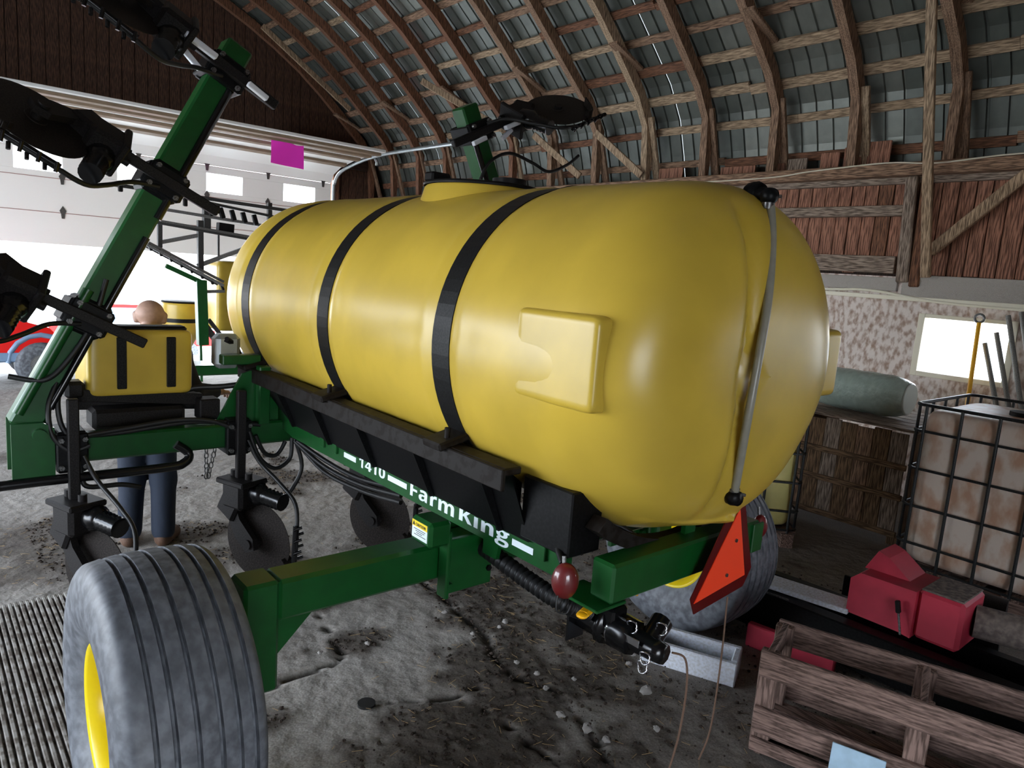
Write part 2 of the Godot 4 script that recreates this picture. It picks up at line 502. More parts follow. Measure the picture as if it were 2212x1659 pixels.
func build_walls():
	var w := struct("wall_right", "stained whitewashed masonry wall with weathered red boards above", "wall")
	var mb := MB.new()
	# masonry with a window opening, z -2.90..-2.02, y 1.30..1.94
	mb.box(V(8.15, 1.1, (-14.6 - 2.90) / 2), V(.3, 2.4, 11.7), Basis(), 0)
	var zc := -2.02
	for wz in WINS:
		mb.box(V(8.15, 1.1, (zc + wz) / 2), V(.3, 2.4, wz - zc), Basis(), 0)
		mb.box(V(8.15, .55, wz + .5), V(.3, 1.3, 1.0), Basis(), 0)
		mb.box(V(8.15, 2.17, wz + .5), V(.3, .26, 1.0), Basis(), 0)
		zc = wz + 1.0
	mb.box(V(8.15, 1.1, (5.1 + zc) / 2), V(.3, 2.4, 5.1 - zc), Basis(), 0)
	mb.box(V(8.15, .6, -2.46), V(.3, 1.4, .88), Basis(), 0)
	mb.box(V(8.15, 2.12, -2.46), V(.3, .36, .88), Basis(), 0)
	put(mb, "masonry", M.whitewash, w)
	mb = MB.new()
	mb.box(V(7.985, 2.21, -1.0), V(.05, .23, 4.2), Basis(), .005)
	mb.box(V(7.985, 2.215, -5.0), V(.04, .14, 3.7), Basis(), .005)
	put(mb, "concrete_coping", M.concrete_block, w)
	mb = MB.new()
	mb.beam(V(7.96, 2.08, -14.5), V(7.96, 2.08, 5), .03, .045)
	put(mb, "ledge_board", M.window_frame, w)
	# board siding above the masonry
	var z := -14.5
	var k := 0
	while z < 4.8:
		var bw := rng.randf_range(.135, .165)
		mb = MB.new()
		var top := 3.38
		var bot := 2.32 + rng.randf_range(0, .03)
		mb.box(V(8.07 + rng.randf_range(-.006, .006), (top + bot) / 2, z + bw / 2), V(.025, top - bot, bw - rng.randf_range(.006, .013)), Basis(), .003)
		var pick: Material = [M.siding_y, M.wood_red_y, M.siding_y, M.siding_y][rng.randi() % 4] if k % 3 else M.siding_y
		put(mb, "board", pick, w)
		z += bw; k += 1
	mb = MB.new()
	mb.box(V(8.12, 2.85, -4.8), V(.05, 1.15, 19.6), Basis(), 0)
	put(mb, "outer_cladding", M.wood_dark_y, w)
	# framing on the boards
	mb = MB.new(); mb.beam(V(8.0, 2.92, -14.4), V(8.0, 2.98, -3.2), .09, .11, Vector3.UP, .008); put(mb, "girt", M.wood_grey_z, w)
	mb = MB.new(); mb.beam(V(8.02, 2.42, -8.5), V(8.02, 2.42, -3.22), .05, .18, Vector3.UP, .006); put(mb, "sill_board", M.wood_grey_z, w)
	mb = MB.new(); mb.beam(V(7.98, 3.34, -14.45), V(7.98, 3.42, 4.9), .22, .13, Vector3.UP, .012); put(mb, "wall_plate", M.wood_z, w)
	mb = MB.new(); mb.beam(V(8.03, 3.27, -14.45), V(8.03, 3.33, 4.9), .06, .1, Vector3.UP, .006); put(mb, "girt", M.wood_grey_z, w)
	mb = MB.new(); mb.beam(V(7.99, 2.24, -3.10), V(8.0, 3.32, -3.16), .13, .12, Vector3.FORWARD, .012); put(mb, "post", M.wood_grey_y, w)
	mb = MB.new(); mb.beam(V(7.97, 2.20, -2.98), V(8.0, 3.32, -3.02), .08, .1, Vector3.FORWARD, .012); put(mb, "post", M.wood_red_y, w)
	mb = MB.new(); mb.beam(V(7.95, 2.56, -2.88), V(7.98, 3.40, -2.06), .07, .11, Vector3.UP, .01); put(mb, "brace", M.wood_pale_y, w)
	for zz in [-6.5, -9.8, -.6, 2.2]:
		mb = MB.new(); mb.beam(V(8.0, 2.26, zz), V(8.0, 3.32, zz), .13, .13, Vector3.FORWARD, .012); put(mb, "post", M.wood_grey_y, w)
	mb = MB.new(); mb.beam(V(7.84, 2.30, -2.84), V(7.42, 5.0, -3.04), .05, .09, Vector3.FORWARD, .006); put(mb, "prop_pole", M.wood_pale_y, w)
	# odd boards leaning between the rib feet
	for b in [[-3.62, 3.40, .24, .34], [-3.9, 3.4, .2, .3], [-4.16, 3.4, .22, .26], [-4.55, 3.4, .24, .22], [-4.8, 3.4, .2, .18], [-5.35, 3.42, .5, .16], [-6.4, 3.42, .4, .2]]:
		mb = MB.new(); mb.box(V(8.16, b[1] + b[3] / 2, b[0]), V(.025, b[3], b[2]), Basis(), .004); put(mb, "board", M.siding_y if rng.randf() < .6 else M.wood_grey_y, w)
	# wires and conduit
	mb = MB.new()
	mb.tube(curve([V(7.85, 3.37, -8), V(7.85, 3.36, -5), V(7.85, 3.41, -4.2), V(7.85, 3.45, -3.4), V(7.85, 3.42, -2.9), V(7.85, 3.46, -2.2), V(7.85, 3.45, -1)], 6), .008, 6)
	put(mb, "cable", M.cable, w)
	mb = MB.new()
	mb.tube(curve([V(7.95, 2.10, -6), V(7.95, 2.12, -4), V(7.95, 2.14, -3.4), V(7.95, 2.06, -2.6), V(7.95, 2.05, -1)], 6), .016, 6)
	put(mb, "conduit", M.window_frame, w)
	# window
	var win := struct("window_1", "small bright cream-framed window in the masonry wall", "window")
	mb = MB.new()
	for s in [[V(8.06, 1.62, -2.87), V(.14, .64, .06)], [V(8.06, 1.62, -2.05), V(.14, .64, .06)], [V(8.06, 1.325, -2.46), V(.14, .05, .76)], [V(8.06, 1.92, -2.46), V(.14, .04, .76)]]:
		mb.box(s[0], s[1], Basis(), .004)
	put(mb, "window_frame", M.window_frame, win)
	mb = MB.new(); mb.box(V(8.10, 1.625, -2.46), V(.006, .56, .76), Basis(), 0); put(mb, "pane", M.glass, win)
	for i in WINS.size():
		var w2 := struct("window_%d" % (i + 2), "cream-framed window further along the masonry wall", "window")
		var z0: float = WINS[i]
		mb = MB.new()
		for s in [[V(8.06, 1.62, z0 + .03), V(.14, .84, .06)], [V(8.06, 1.62, z0 + .97), V(.14, .84, .06)], [V(8.06, 1.225, z0 + .5), V(.14, .05, .88)], [V(8.06, 2.02, z0 + .5), V(.14, .04, .88)]]:
			mb.box(s[0], s[1], Basis(), .004)
		put(mb, "window_frame", M.window_frame, w2)
		mb = MB.new(); mb.box(V(8.10, 1.625, z0 + .5), V(.006, .76, .88), Basis(), 0); put(mb, "pane", M.glass, w2)
	# gable with the door
	var g := struct("wall_gable", "dark vertical plank gable wall above the overhead door", "wall")
	var x := -4.1
	while x < 8.3:
		var bw := rng.randf_range(.17, .21)
		var top := skin_height(x + bw / 2) - .02
		var bot := 4.02 if x > -1.6 and x + bw < 7.15 else -.1
		mb = MB.new()
		mb.box(V(x + bw / 2, (top + bot) / 2, GZ - .06 + rng.randf_range(-.008, .008)), V(bw - rng.randf_range(.006, .014), top - bot, .03), Basis(), .003)
		put(mb, "plank", M.gable_y, g)
		x += bw
	mb = MB.new()
	x = -4.2
	while x < 8.4:
		var bot := 4.02 if x > -1.6 and x < 7.1 else -.1
		mb.box(V(x + .15, (skin_height(x + .15) + .22 + bot) / 2, GZ - .11), V(.3, skin_height(x + .15) + .22 - bot, .05), Basis(), 0)
		x += .3
	put(mb, "outer_cladding", M.wood_dark_y, g)
	mb = MB.new(); mb.beam(V(-1.7, 4.1, GZ + .02), V(7.9, 4.1, GZ + .02), .1, .24, Vector3.UP, .01); put(mb, "door_header", M.wood_dark_x, g)
	mb = MB.new(); mb.beam(V(6.1, 4.42, GZ + .06), V(7.95, 4.34, GZ + .06), .06, .12, Vector3.UP, .01); put(mb, "girt", M.wood_red_x, g)
	mb = MB.new(); mb.beam(V(7.16, 0, GZ), V(7.16, 4.0, GZ), .14, .16, Vector3.FORWARD, .01); put(mb, "door_jamb", M.wood_red_y, g)
	mb = MB.new(); mb.beam(V(-1.66, 0, GZ), V(-1.66, 4.0, GZ), .14, .16, Vector3.FORWARD, .01); put(mb, "door_jamb", M.wood_red_y, g)
	# wall opposite the window: a wide open doorway lets the daylight in
	var l := struct("wall_left", "plank wall with a wide open doorway opposite the window", "wall")
	mb = MB.new()
	mb.box(V(-4.1, 1.7, -13.55), V(.2, 3.5, 2.1), Basis(), 0)
	mb.box(V(-4.1, 1.7, 1.3), V(.2, 3.5, 7.6), Basis(), 0)
	mb.box(V(-4.1, 3.44, -7.5), V(.2, .24, 10.0), Basis(), 0)
	put(mb, "planking", M.wood_red_y, l)
	var r := struct("wall_rear", "plank gable wall with an open doorway at the other end", "wall")
	mb = MB.new()
	x = -4.2
	while x < 8.4:
		var b0 := 2.9 if x > -3.4 and x < -.3 else -.1
		mb.box(V(x + .15, (skin_height(x + .15) + b0) / 2, 5.05), V(.3, skin_height(x + .15) - b0, .1), Basis(), 0)
		x += .3
	put(mb, "planking", M.wood_red_y, r)

# ---------------------------------------------------------------- roof
func build_roof():
	var c := struct("ceiling", "arched barn roof of timber ribs, purlins and galvanized sheets", "roof")
	var S := skin()
	# finely sampled skin
	var fine := []
	for i in S.size() - 1:
		for k in 3: fine.append(S[i].lerp(S[i + 1], k / 3.0))
	fine.append(S[-1])
	# roofing sheets, each 0.92 wide with raised seams
	var zs := -15.0
	var k := 0
	while zs < 5.3:
		var wd := .965
		for half in 2:
			for tier in 2:
				var a := 0 if tier == 0 else 17
				var b := 19 if tier == 0 else fine.size()
				var gap := .006 if (k % 6 == 2 and half == 0) else 0.0
				var rows := []
				var zz := []
				for n in 5:
					var z0 := zs + n * wd / 5
					zz.append([z0 + (-.006 if n == 0 and k % 6 != 3 else .002), 0.0]); zz.append([z0 + wd / 5 - .034, 0.0]); zz.append([z0 + wd / 5 - .026, .022]); zz.append([z0 + wd / 5 - .008, .022])
				zz.append([zs + wd - gap, 0.0])
				var mb := MB.new()
				for i in range(a, b):
					var p: Vector2 = fine[i]
					var t: Vector2 = (fine[mini(i + 1, fine.size() - 1)] - fine[maxi(i - 1, 0)]).normalized()
					var nrm := Vector2(t.y, -t.x)
					if nrm.dot(Vector2(1, 1)) < 0: nrm = -nrm
					var row := PackedVector3Array()
					for q in zz:
						var pp: Vector2 = p + nrm * (q[1] + (.004 if tier == 1 else 0.0))
						row.append(V(pp.x if half == 0 else 4.0 - pp.x, pp.y, q[0]))
					rows.append(row)
				for i in rows.size() - 1:
					for j in zz.size() - 1:
						mb.quad(rows[i][j], rows[i][j + 1], rows[i + 1][j + 1], rows[i + 1][j])
				put(mb, "roof_sheet", M.roof_metal_bright if rng.randf() < .3 else M.roof_metal, c)
		zs += wd; k += 1
	# purlins: rows up the curve, in lengths of about three bays
	var length := 0.0
	var next := .35
	for i in fine.size() - 1:
		var seg: float = fine[i].distance_to(fine[i + 1])
		while next <= length + seg:
			var p: Vector2 = fine[i].lerp(fine[i + 1], (next - length) / seg)
			var t: Vector2 = (fine[i + 1] - fine[i]).normalized()
			var nrm := Vector2(t.y, -t.x)
			if nrm.x > 0: nrm = -nrm
			if nrm.dot(Vector2(2, 3) - p) < 0: nrm = -nrm
			for half in 2:
				var z := -14.4
				while z < 4.9:
					var l: float = minf(rng.randf_range(1.9, 3.4), 4.9 - z)
					if half == 1: l = minf(6.5, 4.9 - z)
					var q := p + nrm * .03 + t * rng.randf_range(-.03, .03)
					var q2 := p + nrm * .03 + t * rng.randf_range(-.03, .03)
					var mb := MB.new()
					var sx := func(v: Vector2): return v.x if half == 0 else 4.0 - v.x
					mb.beam(V(sx.call(q), q.y, z), V(sx.call(q2), q2.y, z + l), rng.randf_range(.085, .125), .045, V((nrm.x if half == 0 else -nrm.x), nrm.y, 0), .004)
					put(mb, "purlin", ([M.wood_z, M.wood_pale_z, M.wood_red_z] if z > -9 else [M.wood_red_z, M.wood_z, M.wood_pale_z])[rng.randi() % 3], c)
					z += l
			next += rng.randf_range(.40, .47)
		length += seg
	# ribs
	var P := profile()
	for i in 20:
		var z := -2.87 - .965 * 12 + i * .965
		if z > 4.8: break
		for half in 2:
			var mb := MB.new()
			var rows := []
			var jog := rng.randf_range(-.02, .02)
			for n in P.size():
				var t: Vector2 = (P[mini(n + 1, P.size() - 1)] - P[maxi(n - 1, 0)]).normalized()
				var nrm := Vector2(t.y, -t.x)
				if nrm.dot(Vector2(1, 1)) < 0: nrm = -nrm
				var ins: Vector2 = P[n]
				var outp: Vector2 = P[n] + nrm * (.15 if n > 0 else .08)
				var zj := z + jog * sin(n * 1.3)
				var row := PackedVector3Array()
				for q in [[ins, -.05], [outp, -.05], [outp, .05], [ins, .05]]:
					row.append(V(q[0].x if half == 0 else 4.0 - q[0].x, q[0].y, zj + q[1]))
				rows.append(row)
			for n in rows.size() - 1:
				for j in 4:
					var mid: Vector3 = (rows[n][0] + rows[n][2] + rows[n + 1][0] + rows[n + 1][2]) / 4
					mb.face([rows[n][j], rows[n][(j + 1) % 4], rows[n + 1][(j + 1) % 4], rows[n + 1][j]], mid)
			put(mb, "rib", [M.wood_y, M.wood_pale_y, M.wood_pale_y][rng.randi() % 3] if z > -9.5 else M.wood_red_y, c)
			# outer foot that follows the roofing down to the plate
			mb = MB.new()
			var sx := func(v: float): return v if half == 0 else 4.0 - v
			mb.beam(V(sx.call(7.93), 4.28, z + .06), V(sx.call(8.24), 3.4, z + .06), .05, .11, V(0, 0, 1), .006)
			put(mb, "rib_foot", M.wood_pale_y if rng.randf() < .5 else M.wood_y, c)
			if half == 0 and i % 2 == 0:
				mb = MB.new()
				mb.beam(V(7.05, 5.02, z + .07), V(7.72, 4.78, z + .07), .04, .14, V(0, 0, 1), .006)
				put(mb, "rib_gusset", M.wood_y, c)
	# diagonal ties seen over the tank
	for d in [[V(7.6, 4.3, -9.4), V(6.6, 5.0, -10.4)], [V(7.85, 4.15, -7.6), V(7.9, 3.5, -6.7)], [V(7.7, 4.2, -8.8), V(7.9, 3.55, -7.9)], [V(7.0, 5.0, -13.6), V(5.2, 6.1, -13.6)]]:
		var mb := MB.new()
		mb.beam(d[0], d[1], .04, .1, Vector3.UP, .006)
		put(mb, "tie_board", M.wood_pale_y, c)
	# lean-to side panels closing the eaves
	var mb2 := MB.new()
	mb2.box(V(8.3, 3.36, -4.8), V(.5, .05, 19.8), Basis(), 0)
	mb2.box(V(-4.3, 3.4, -4.8), V(.5, .3, 19.8), Basis(), 0)
	put(mb2, "eave_board", M.wood_dark_z, c)

# ---------------------------------------------------------------- overhead door
func build_door():
	var d := struct("door_1", "white sectional overhead door half raised on its tracks", "door")
	var x0 := -1.55
	var x1 := 7.02
	var zd := GZ + .1
	var ys := [1.94, 2.47, 3.03, 3.60]
	for i in 3:
		var sec := part("door_section", d)
		var y0: float = ys[i] + .001
		var y1: float = ys[i + 1] + .004
		var holes := []
		if i == 2:
			for k in 5: holes.append(-.01 + k * 1.5)
		var mb := MB.new()
		if holes.is_empty():
			mb.box(V((x0 + x1) / 2, (y0 + y1) / 2, zd), V(x1 - x0, y1 - y0, .05), Basis(), .008)
		else:
			var wy0 := y0 + .10
			var wy1 := wy0 + .34
			mb.box(V((x0 + x1) / 2, (y0 + wy0) / 2, zd), V(x1 - x0, wy0 - y0, .05), Basis(), .006)
			mb.box(V((x0 + x1) / 2, (y1 + wy1) / 2, zd), V(x1 - x0, y1 - wy1, .05), Basis(), .006)
			var xa := x0
			for h in holes + [x1]:
				mb.box(V((xa + h) / 2, (wy0 + wy1) / 2, zd), V(h - xa, wy1 - wy0, .05), Basis(), 0)
				xa = h + .68
			for h in holes:
				var pm := MB.new()
				pm.box(V(h + .34, (wy0 + wy1) / 2, zd), V(.68, wy1 - wy0, .008), Basis(), 0)
				put(pm, "pane", M.glass, sec)
		put(mb, "panel", M.door_white, sec)
		var jm := MB.new()
		jm.box(V((x0 + x1) / 2, ys[i + 1], zd + .027), V(x1 - x0, .010, .006), Basis(), 0)
		put(jm, "joint_seal", M.joint_seal, sec)
		for k in 8:
			var hm := MB.new()
			var hx := x0 + .2 + k * 1.17
			hm.prism(PackedVector2Array([Vector2(-.03, 0), Vector2(-.05, .05), Vector2(0, .13), Vector2(.05, .05), Vector2(.03, 0), Vector2(.02, -.08), Vector2(-.02, -.08)]), .012, Transform3D(Basis(), V(hx, ys[i + 1] - .01, zd + .034)))
			put(hm, "hinge", M.steel, sec)
	# the upper sections lie back on the level track
	var path := [Vector2(3.62, zd + .0), Vector2(3.80, zd + .12), Vector2(3.93, zd + .45), Vector2(4.02, zd + 1.0), Vector2(4.07, zd + 1.6), Vector2(4.09, zd + 2.25)]
	for i in path.size() - 1:
		var sec := part("door_section", d)
		var a := V((x0 + x1) / 2, path[i].x, path[i].y)
		var b := V((x0 + x1) / 2, path[i + 1].x, path[i + 1].y)
		var mb := MB.new()
		mb.beam(a, b, x1 - x0, .05, Vector3.UP, .006)
		put(mb, "panel", M.door_white, sec)
		if i > 0:
			var dn := (b - a).normalized().cross(Vector3.RIGHT).normalized()
			if dn.y > 0: dn = -dn
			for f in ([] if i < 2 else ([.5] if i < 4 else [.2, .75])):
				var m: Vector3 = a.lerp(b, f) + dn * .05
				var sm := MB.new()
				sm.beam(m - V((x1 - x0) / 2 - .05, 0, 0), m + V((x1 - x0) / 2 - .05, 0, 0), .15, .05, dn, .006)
				put(sm, "strut", M.door_strut_shade, sec)  # stripes of painted shade below the white sections
	for xx in [x1 + .06, x0 - .06]:
		var tm := MB.new()
		var pts := [V(xx, 0.02, zd + .03), V(xx, 3.35, zd + .03), V(xx, 3.6, zd + .06), V(xx, 3.80, zd + .25), V(xx, 3.92, zd + .7), V(xx, 4.03, zd + 1.5), V(xx, 4.07, zd + 2.4), V(xx, 4.07, zd + 4.3)]
		tm.tube(curve(pts, 4), .035, 6)
		put(tm, "track", M.galvanized, d)
	solo_sign()

func solo_sign():
	var rows := []
	for i in 9:
		var row := PackedVector3Array()
		for j in 9:
			var u := j / 8.0
			var v := i / 8.0
			row.append(V(5.02 + .6 * u, 4.02 - v * .40 - .03 * u + (.012 * sin(u * 40) if i == 0 else 0.0), -12.62 + .012 * sin(u * 5 + v * 3)))
		rows.append(row)
	var mb := MB.new()
	mb.grid(rows, false)
	var back := []
	for r in rows:
		var q := PackedVector3Array()
		for p in r: q.append(p - V(0, 0, .004))
		back.append(q)
	mb.grid(back, false, true)
	solo(mb, "paper_sign", M.pink, "bright pink paper sheet hanging below the raised white door", "sign")

# ---------------------------------------------------------------- the nutrient applicator
const TX := 2.38
const TY := 1.745
const TA := .735
const TB := .702

func tank_point(zrow: float, r: float, ang: float, rear: bool) -> Vector3:
	var p := V(TX + TA * r * cos(ang), TY + TB * r * sin(ang), zrow)
	if rear:
		# the lower half of the end is drawn in above the saddle
		var sh := 1.0 - .075 * smoothstep(0.0, .55, (TY - p.y) / TB) * smoothstep(.12, .62, (zrow + 1.87) / .545)
		p.x = TX + (p.x - TX) * sh; p.y = TY + (p.y - TY) * sh
		# moulded channel beside the sight tube and the stepped sump at the bottom
		p.z -= .035 * exp(-pow((p.x - 2.235) / .035, 2)) * smoothstep(.98, .75, r)
		var low := smoothstep(1.185, 1.165, p.y)
		p.z += low * .020 * smoothstep(1.0, .9, r)
		p.z += low * .030 * (exp(-pow((p.x - 2.07 - (1.165 - p.y) * .35) / .028, 2)) + exp(-pow((p.x - 2.42) / .03, 2)))
	return p

func superring(z0: float, z1: float, k: float, n: int) -> Array:
	var out := []
	for i in n + 1:
		var f := PI / 2 * i / n
		out.append(Vector2(z0 + (z1 - z0) * pow(sin(f), 2.0 / k), pow(cos(f), 2.0 / k) if i < n else .002))
	return out

func rounded_boss(mb: MB, c: Vector3, s: Vector3, r: float):
	# a moulded lug: superellipsoid block
	var rows := []
	var sp := func(v: float): return signf(v) * pow(absf(v), .15)
	for i in 17:
		var b := PI * i / 16
		var row := PackedVector3Array()
		for j in 32:
			var a := TAU * j / 32
			row.append(c + V(sp.call(sin(b)) * sp.call(cos(a)) * s.x, sp.call(sin(b)) * sp.call(sin(a)) * s.y, -sp.call(cos(b)) * s.z))
		rows.append(row)
	mb.grid(rows)

func text_on(t: String, parent: Node3D, called: String, m: Material, center: Vector3, w: float, h: float, bas: Basis, depth := .002):
	var f := SystemFont.new()
	f.font_names = PackedStringArray(["Droid Sans"])
	f.font_weight = 700
	var tm := TextMesh.new()
	tm.text = t; tm.font = f; tm.font_size = 64; tm.pixel_size = .001; tm.depth = .002; tm.curve_step = 1.0
	var bb := tm.get_aabb()
	var o := MeshInstance3D.new()
	o.name = called; o.mesh = tm; o.material_override = m
	parent.add_child(o, true)
	var sc := V(w / maxf(bb.size.x, .001), h / maxf(bb.size.y, .001), depth / .002)
	var b2 := bas * Basis.from_scale(sc)
	o.global_transform = Transform3D(b2, center - b2 * bb.get_center())

func tire_mesh(grooves: Array) -> ArrayMesh:   # axis along local z
	var pr := [Vector2(-.155, .235), Vector2(-.175, .26), Vector2(-.203, .31), Vector2(-.212, .37), Vector2(-.209, .425), Vector2(-.203, .458), Vector2(-.195, .478), Vector2(-.185, .493), Vector2(-.175, .502)]
	var crown := func(x: float): return .519 - .014 * pow(absf(x) / .17, 2.4)
	var xs := []
	for i in 26: xs.append(-.165 + i * .0132)
	for g in grooves:
		xs = xs.filter(func(x): return absf(x - g) > .012)
	var ev := []
	for x in xs: ev.append([x, 0])
	for g in grooves: ev.append([g, 1])
	ev.sort_custom(func(a, b): return a[0] < b[0])
	for e in ev:
		var r: float = crown.call(e[0])
		if e[1] == 0:
			pr.append(Vector2(e[0], r))
		else:
			pr.append_array([Vector2(e[0] - .0080, r), Vector2(e[0] - .0080, r), Vector2(e[0] - .0065, r - .022), Vector2(e[0] - .0065, r - .022), Vector2(e[0] + .0065, r - .022), Vector2(e[0] + .0065, r - .022), Vector2(e[0] + .0080, r), Vector2(e[0] + .0080, r)])
	for q in [Vector2(.175, .502), Vector2(.185, .493), Vector2(.195, .478), Vector2(.203, .458), Vector2(.209, .425), Vector2(.212, .37), Vector2(.203, .31), Vector2(.175, .26), Vector2(.155, .235)]: pr.append(q)
	var mb := MB.new()
	mb.lathe(pr, Transform3D(), 96)
	return mb.mesh()

func wheel(parent: Node3D, x: float, z: float, outward: float):
	var w := part("wheel", parent)
	var bas := Basis(V(0, 0, -1), V(0, 1, 0), V(1, 0, 0))   # local z -> +X
	var t := put(tire_mesh([-.122, -.072, -.013, .05, .102, .15]), "tire", M.rubber, w)
	t.global_transform = Transform3D(bas, V(x, .52, z))
	var mb := MB.new()
	var o := outward
	var pr := [Vector2(.163, .258), Vector2(.172, .248), Vector2(.163, .235), Vector2(.13, .213), Vector2(.06, .205), Vector2(-.02, .198), Vector2(-.05, .18), Vector2(-.05, .12), Vector2(-.02, .09), Vector2(-.02, .09), Vector2(.02, .075), Vector2(.045, .06), Vector2(.045, .06), Vector2(.045, .001)]
	for i in pr.size(): pr[i] = Vector2(pr[i].x * o, pr[i].y)
	mb.lathe(pr, Transform3D(bas, V(x, .52, z)), 48)
	pr = [Vector2(-.163, .258), Vector2(-.172, .248), Vector2(-.163, .235), Vector2(-.13, .213), Vector2(-.02, .198)]
	for i in pr.size(): pr[i] = Vector2(pr[i].x * o, pr[i].y)
	mb.lathe(pr, Transform3D(bas, V(x, .52, z)), 48)
	put(mb, "rim", M.rim_yellow, w)
	for k in 6:
		var bm := MB.new()
		var a := TAU * k / 6
		var c := V(x + o * -.045, .52 + .13 * sin(a), z + .13 * cos(a))
		bm.cyl(c, c + V(o * .02, 0, 0), .013, 6)
		put(bm, "lug_nut", M.steel, w)

func coulter(parent: Node3D, swivel := .35) -> Node3D:   # origin at the toolbar centre, -y towards the ground, +z trailing
	var u := part("coulter_unit", parent)
	var add := func(mb: MB, n: String, m: Material):
		var o := MeshInstance3D.new()
		o.mesh = mb.mesh(); o.name = n; o.material_override = m
		u.add_child(o, true)
	var mb := MB.new()
	mb.box(V(0, 0, .10), V(.15, .21, .05), Basis(), .008)
	mb.box(V(0, .095, 0), V(.13, .04, .22), Basis(), .006)
	mb.box(V(0, -.095, 0), V(.13, .04, .22), Basis(), .006)
	mb.box(V(0, .0, -.095), V(.14, .2, .03), Basis(), .006)
	add.call(mb, "clamp", M.black)
	mb = MB.new()
	for q in [V(-.055, .075, .13), V(.055, .075, .13), V(-.055, -.075, .13), V(.055, -.075, .13)]:
		mb = MB.new()
		mb.cyl(q, q + V(0, 0, .025), .014, 6)
		add.call(mb, "bolt", M.steel)
	mb = MB.new()
	mb.beam(V(0, .30, .145), V(0, -.36, .145), .055, .042, V(0, 0, 1), .006)
	add.call(mb, "shank", M.cast)
	# everything below the shank turns on the swivel
	var sw := Transform3D(Basis(), V(0, 0, .145)) * Transform3D(Basis(Vector3.UP, swivel), Vector3.ZERO) * Transform3D(Basis(), V(0, 0, -.145))
	add = func(mb_: MB, n: String, m: Material):
		var o := MeshInstance3D.new()
		o.mesh = mb_.mesh(); o.name = n; o.material_override = m
		u.add_child(o, true)
		o.transform = sw
	mb = MB.new()
	mb.box(V(0, -.345, .16), V(.17, .18, .18), Basis(), .022)
	mb.box(V(-.01, -.44, .10), V(.12, .13, .16), Basis(Vector3.RIGHT, .5), .016)
	mb.box(V(0, -.265, .16), V(.20, .035, .24), Basis(), .008)
	mb.cyl(V(.0, -.25, .09), V(0, -.21, .09), .022, 6)
	mb.cyl(V(.0, -.25, .22), V(0, -.21, .22), .022, 6)
	add.call(mb, "swivel_head", M.cast)
	mb = MB.new()
	mb.lathe([Vector2(0, .001), Vector2(0, .05), Vector2(0, .05), Vector2(.09, .058), Vector2(.12, .045), Vector2(.12, .045), Vector2(.13, .04), Vector2(.145, .046), Vector2(.16, .038), Vector2(.175, .046), Vector2(.19, .038), Vector2(.205, .046), Vector2(.22, .038), Vector2(.235, .046), Vector2(.25, .038), Vector2(.265, .044), Vector2(.265, .044), Vector2(.265, .001)], MB.along(V(.03, -.33, .20), V(.06, -.36, .5)), 14, 1.25, 1.25)
	add.call(mb, "spring_cylinder", M.black_gloss)
	mb = MB.new()
	var arm := PackedVector2Array([Vector2(.06, -.40), Vector2(.15, -.40), Vector2(.20, -.50), Vector2(.32, -.60), Vector2(.33, -.67), Vector2(.26, -.70), Vector2(.16, -.62), Vector2(.09, -.50)])
	mb.prism(arm, .035, Transform3D(Basis(V(0, 0, 1), V(0, 1, 0), V(-1, 0, 0)), V(-.03, 0, 0)))
	mb.cyl(V(-.06, -.64, .28), V(.06, -.64, .28), .03, 10)
	add.call(mb, "arm", M.cast)
	mb = MB.new()
	mb.lathe([Vector2(-.010, .001), Vector2(-.010, .05), Vector2(-.010, .05), Vector2(-.004, .052), Vector2(-.002, .25), Vector2(-.002, .25), Vector2(.002, .25), Vector2(.002, .25), Vector2(.004, .052), Vector2(.010, .05), Vector2(.010, .05), Vector2(.010, .001)], Transform3D(Basis(V(0, 0, -1), V(0, 1, 0), V(1, 0, 0)) * Basis(Vector3.UP, .10), V(.03, -.64, .28)), 40)
	add.call(mb, "disc", M.disc)
	mb = MB.new()
	var sh := []
	for i in 8:
		var a := lerpf(-.5, 1.2, i / 7.0)
		sh.append(V(.055, -.66 + .05 * sin(a) - .02, .28 + .24 * cos(a)) + V(.015 * i / 7.0, -.03 * i, -.0))
	for i in 7: mb.beam(sh[i], sh[i + 1], .012, .075, V(1, 0, 0), .002)
	add.call(mb, "shield", M.disc)
	mb = MB.new()
	mb.tube(curve([V(.05, -.02, .15), V(.08, -.15, .22), V(.09, -.26, .40), V(.09, -.36, .53), V(.07, -.52, .57), V(.06, -.70, .57), V(.05, -.84, .56)], 5), .013, 7)
	add.call(mb, "hose", M.hose)
	mb = MB.new()
	for i in 9:
		var y := -.50 - i * .038
		mb.cyl(V(.05 + (.025 if i % 2 else -.01), y, .575), V(.05 + (.045 if i % 2 else .03), y + .012, .60), .010, 6)
	mb.cyl(V(.06, -.48, .57), V(.05, -.86, .565), .016, 7)
	add.call(mb, "injector_tube", M.black_gloss)
	return u

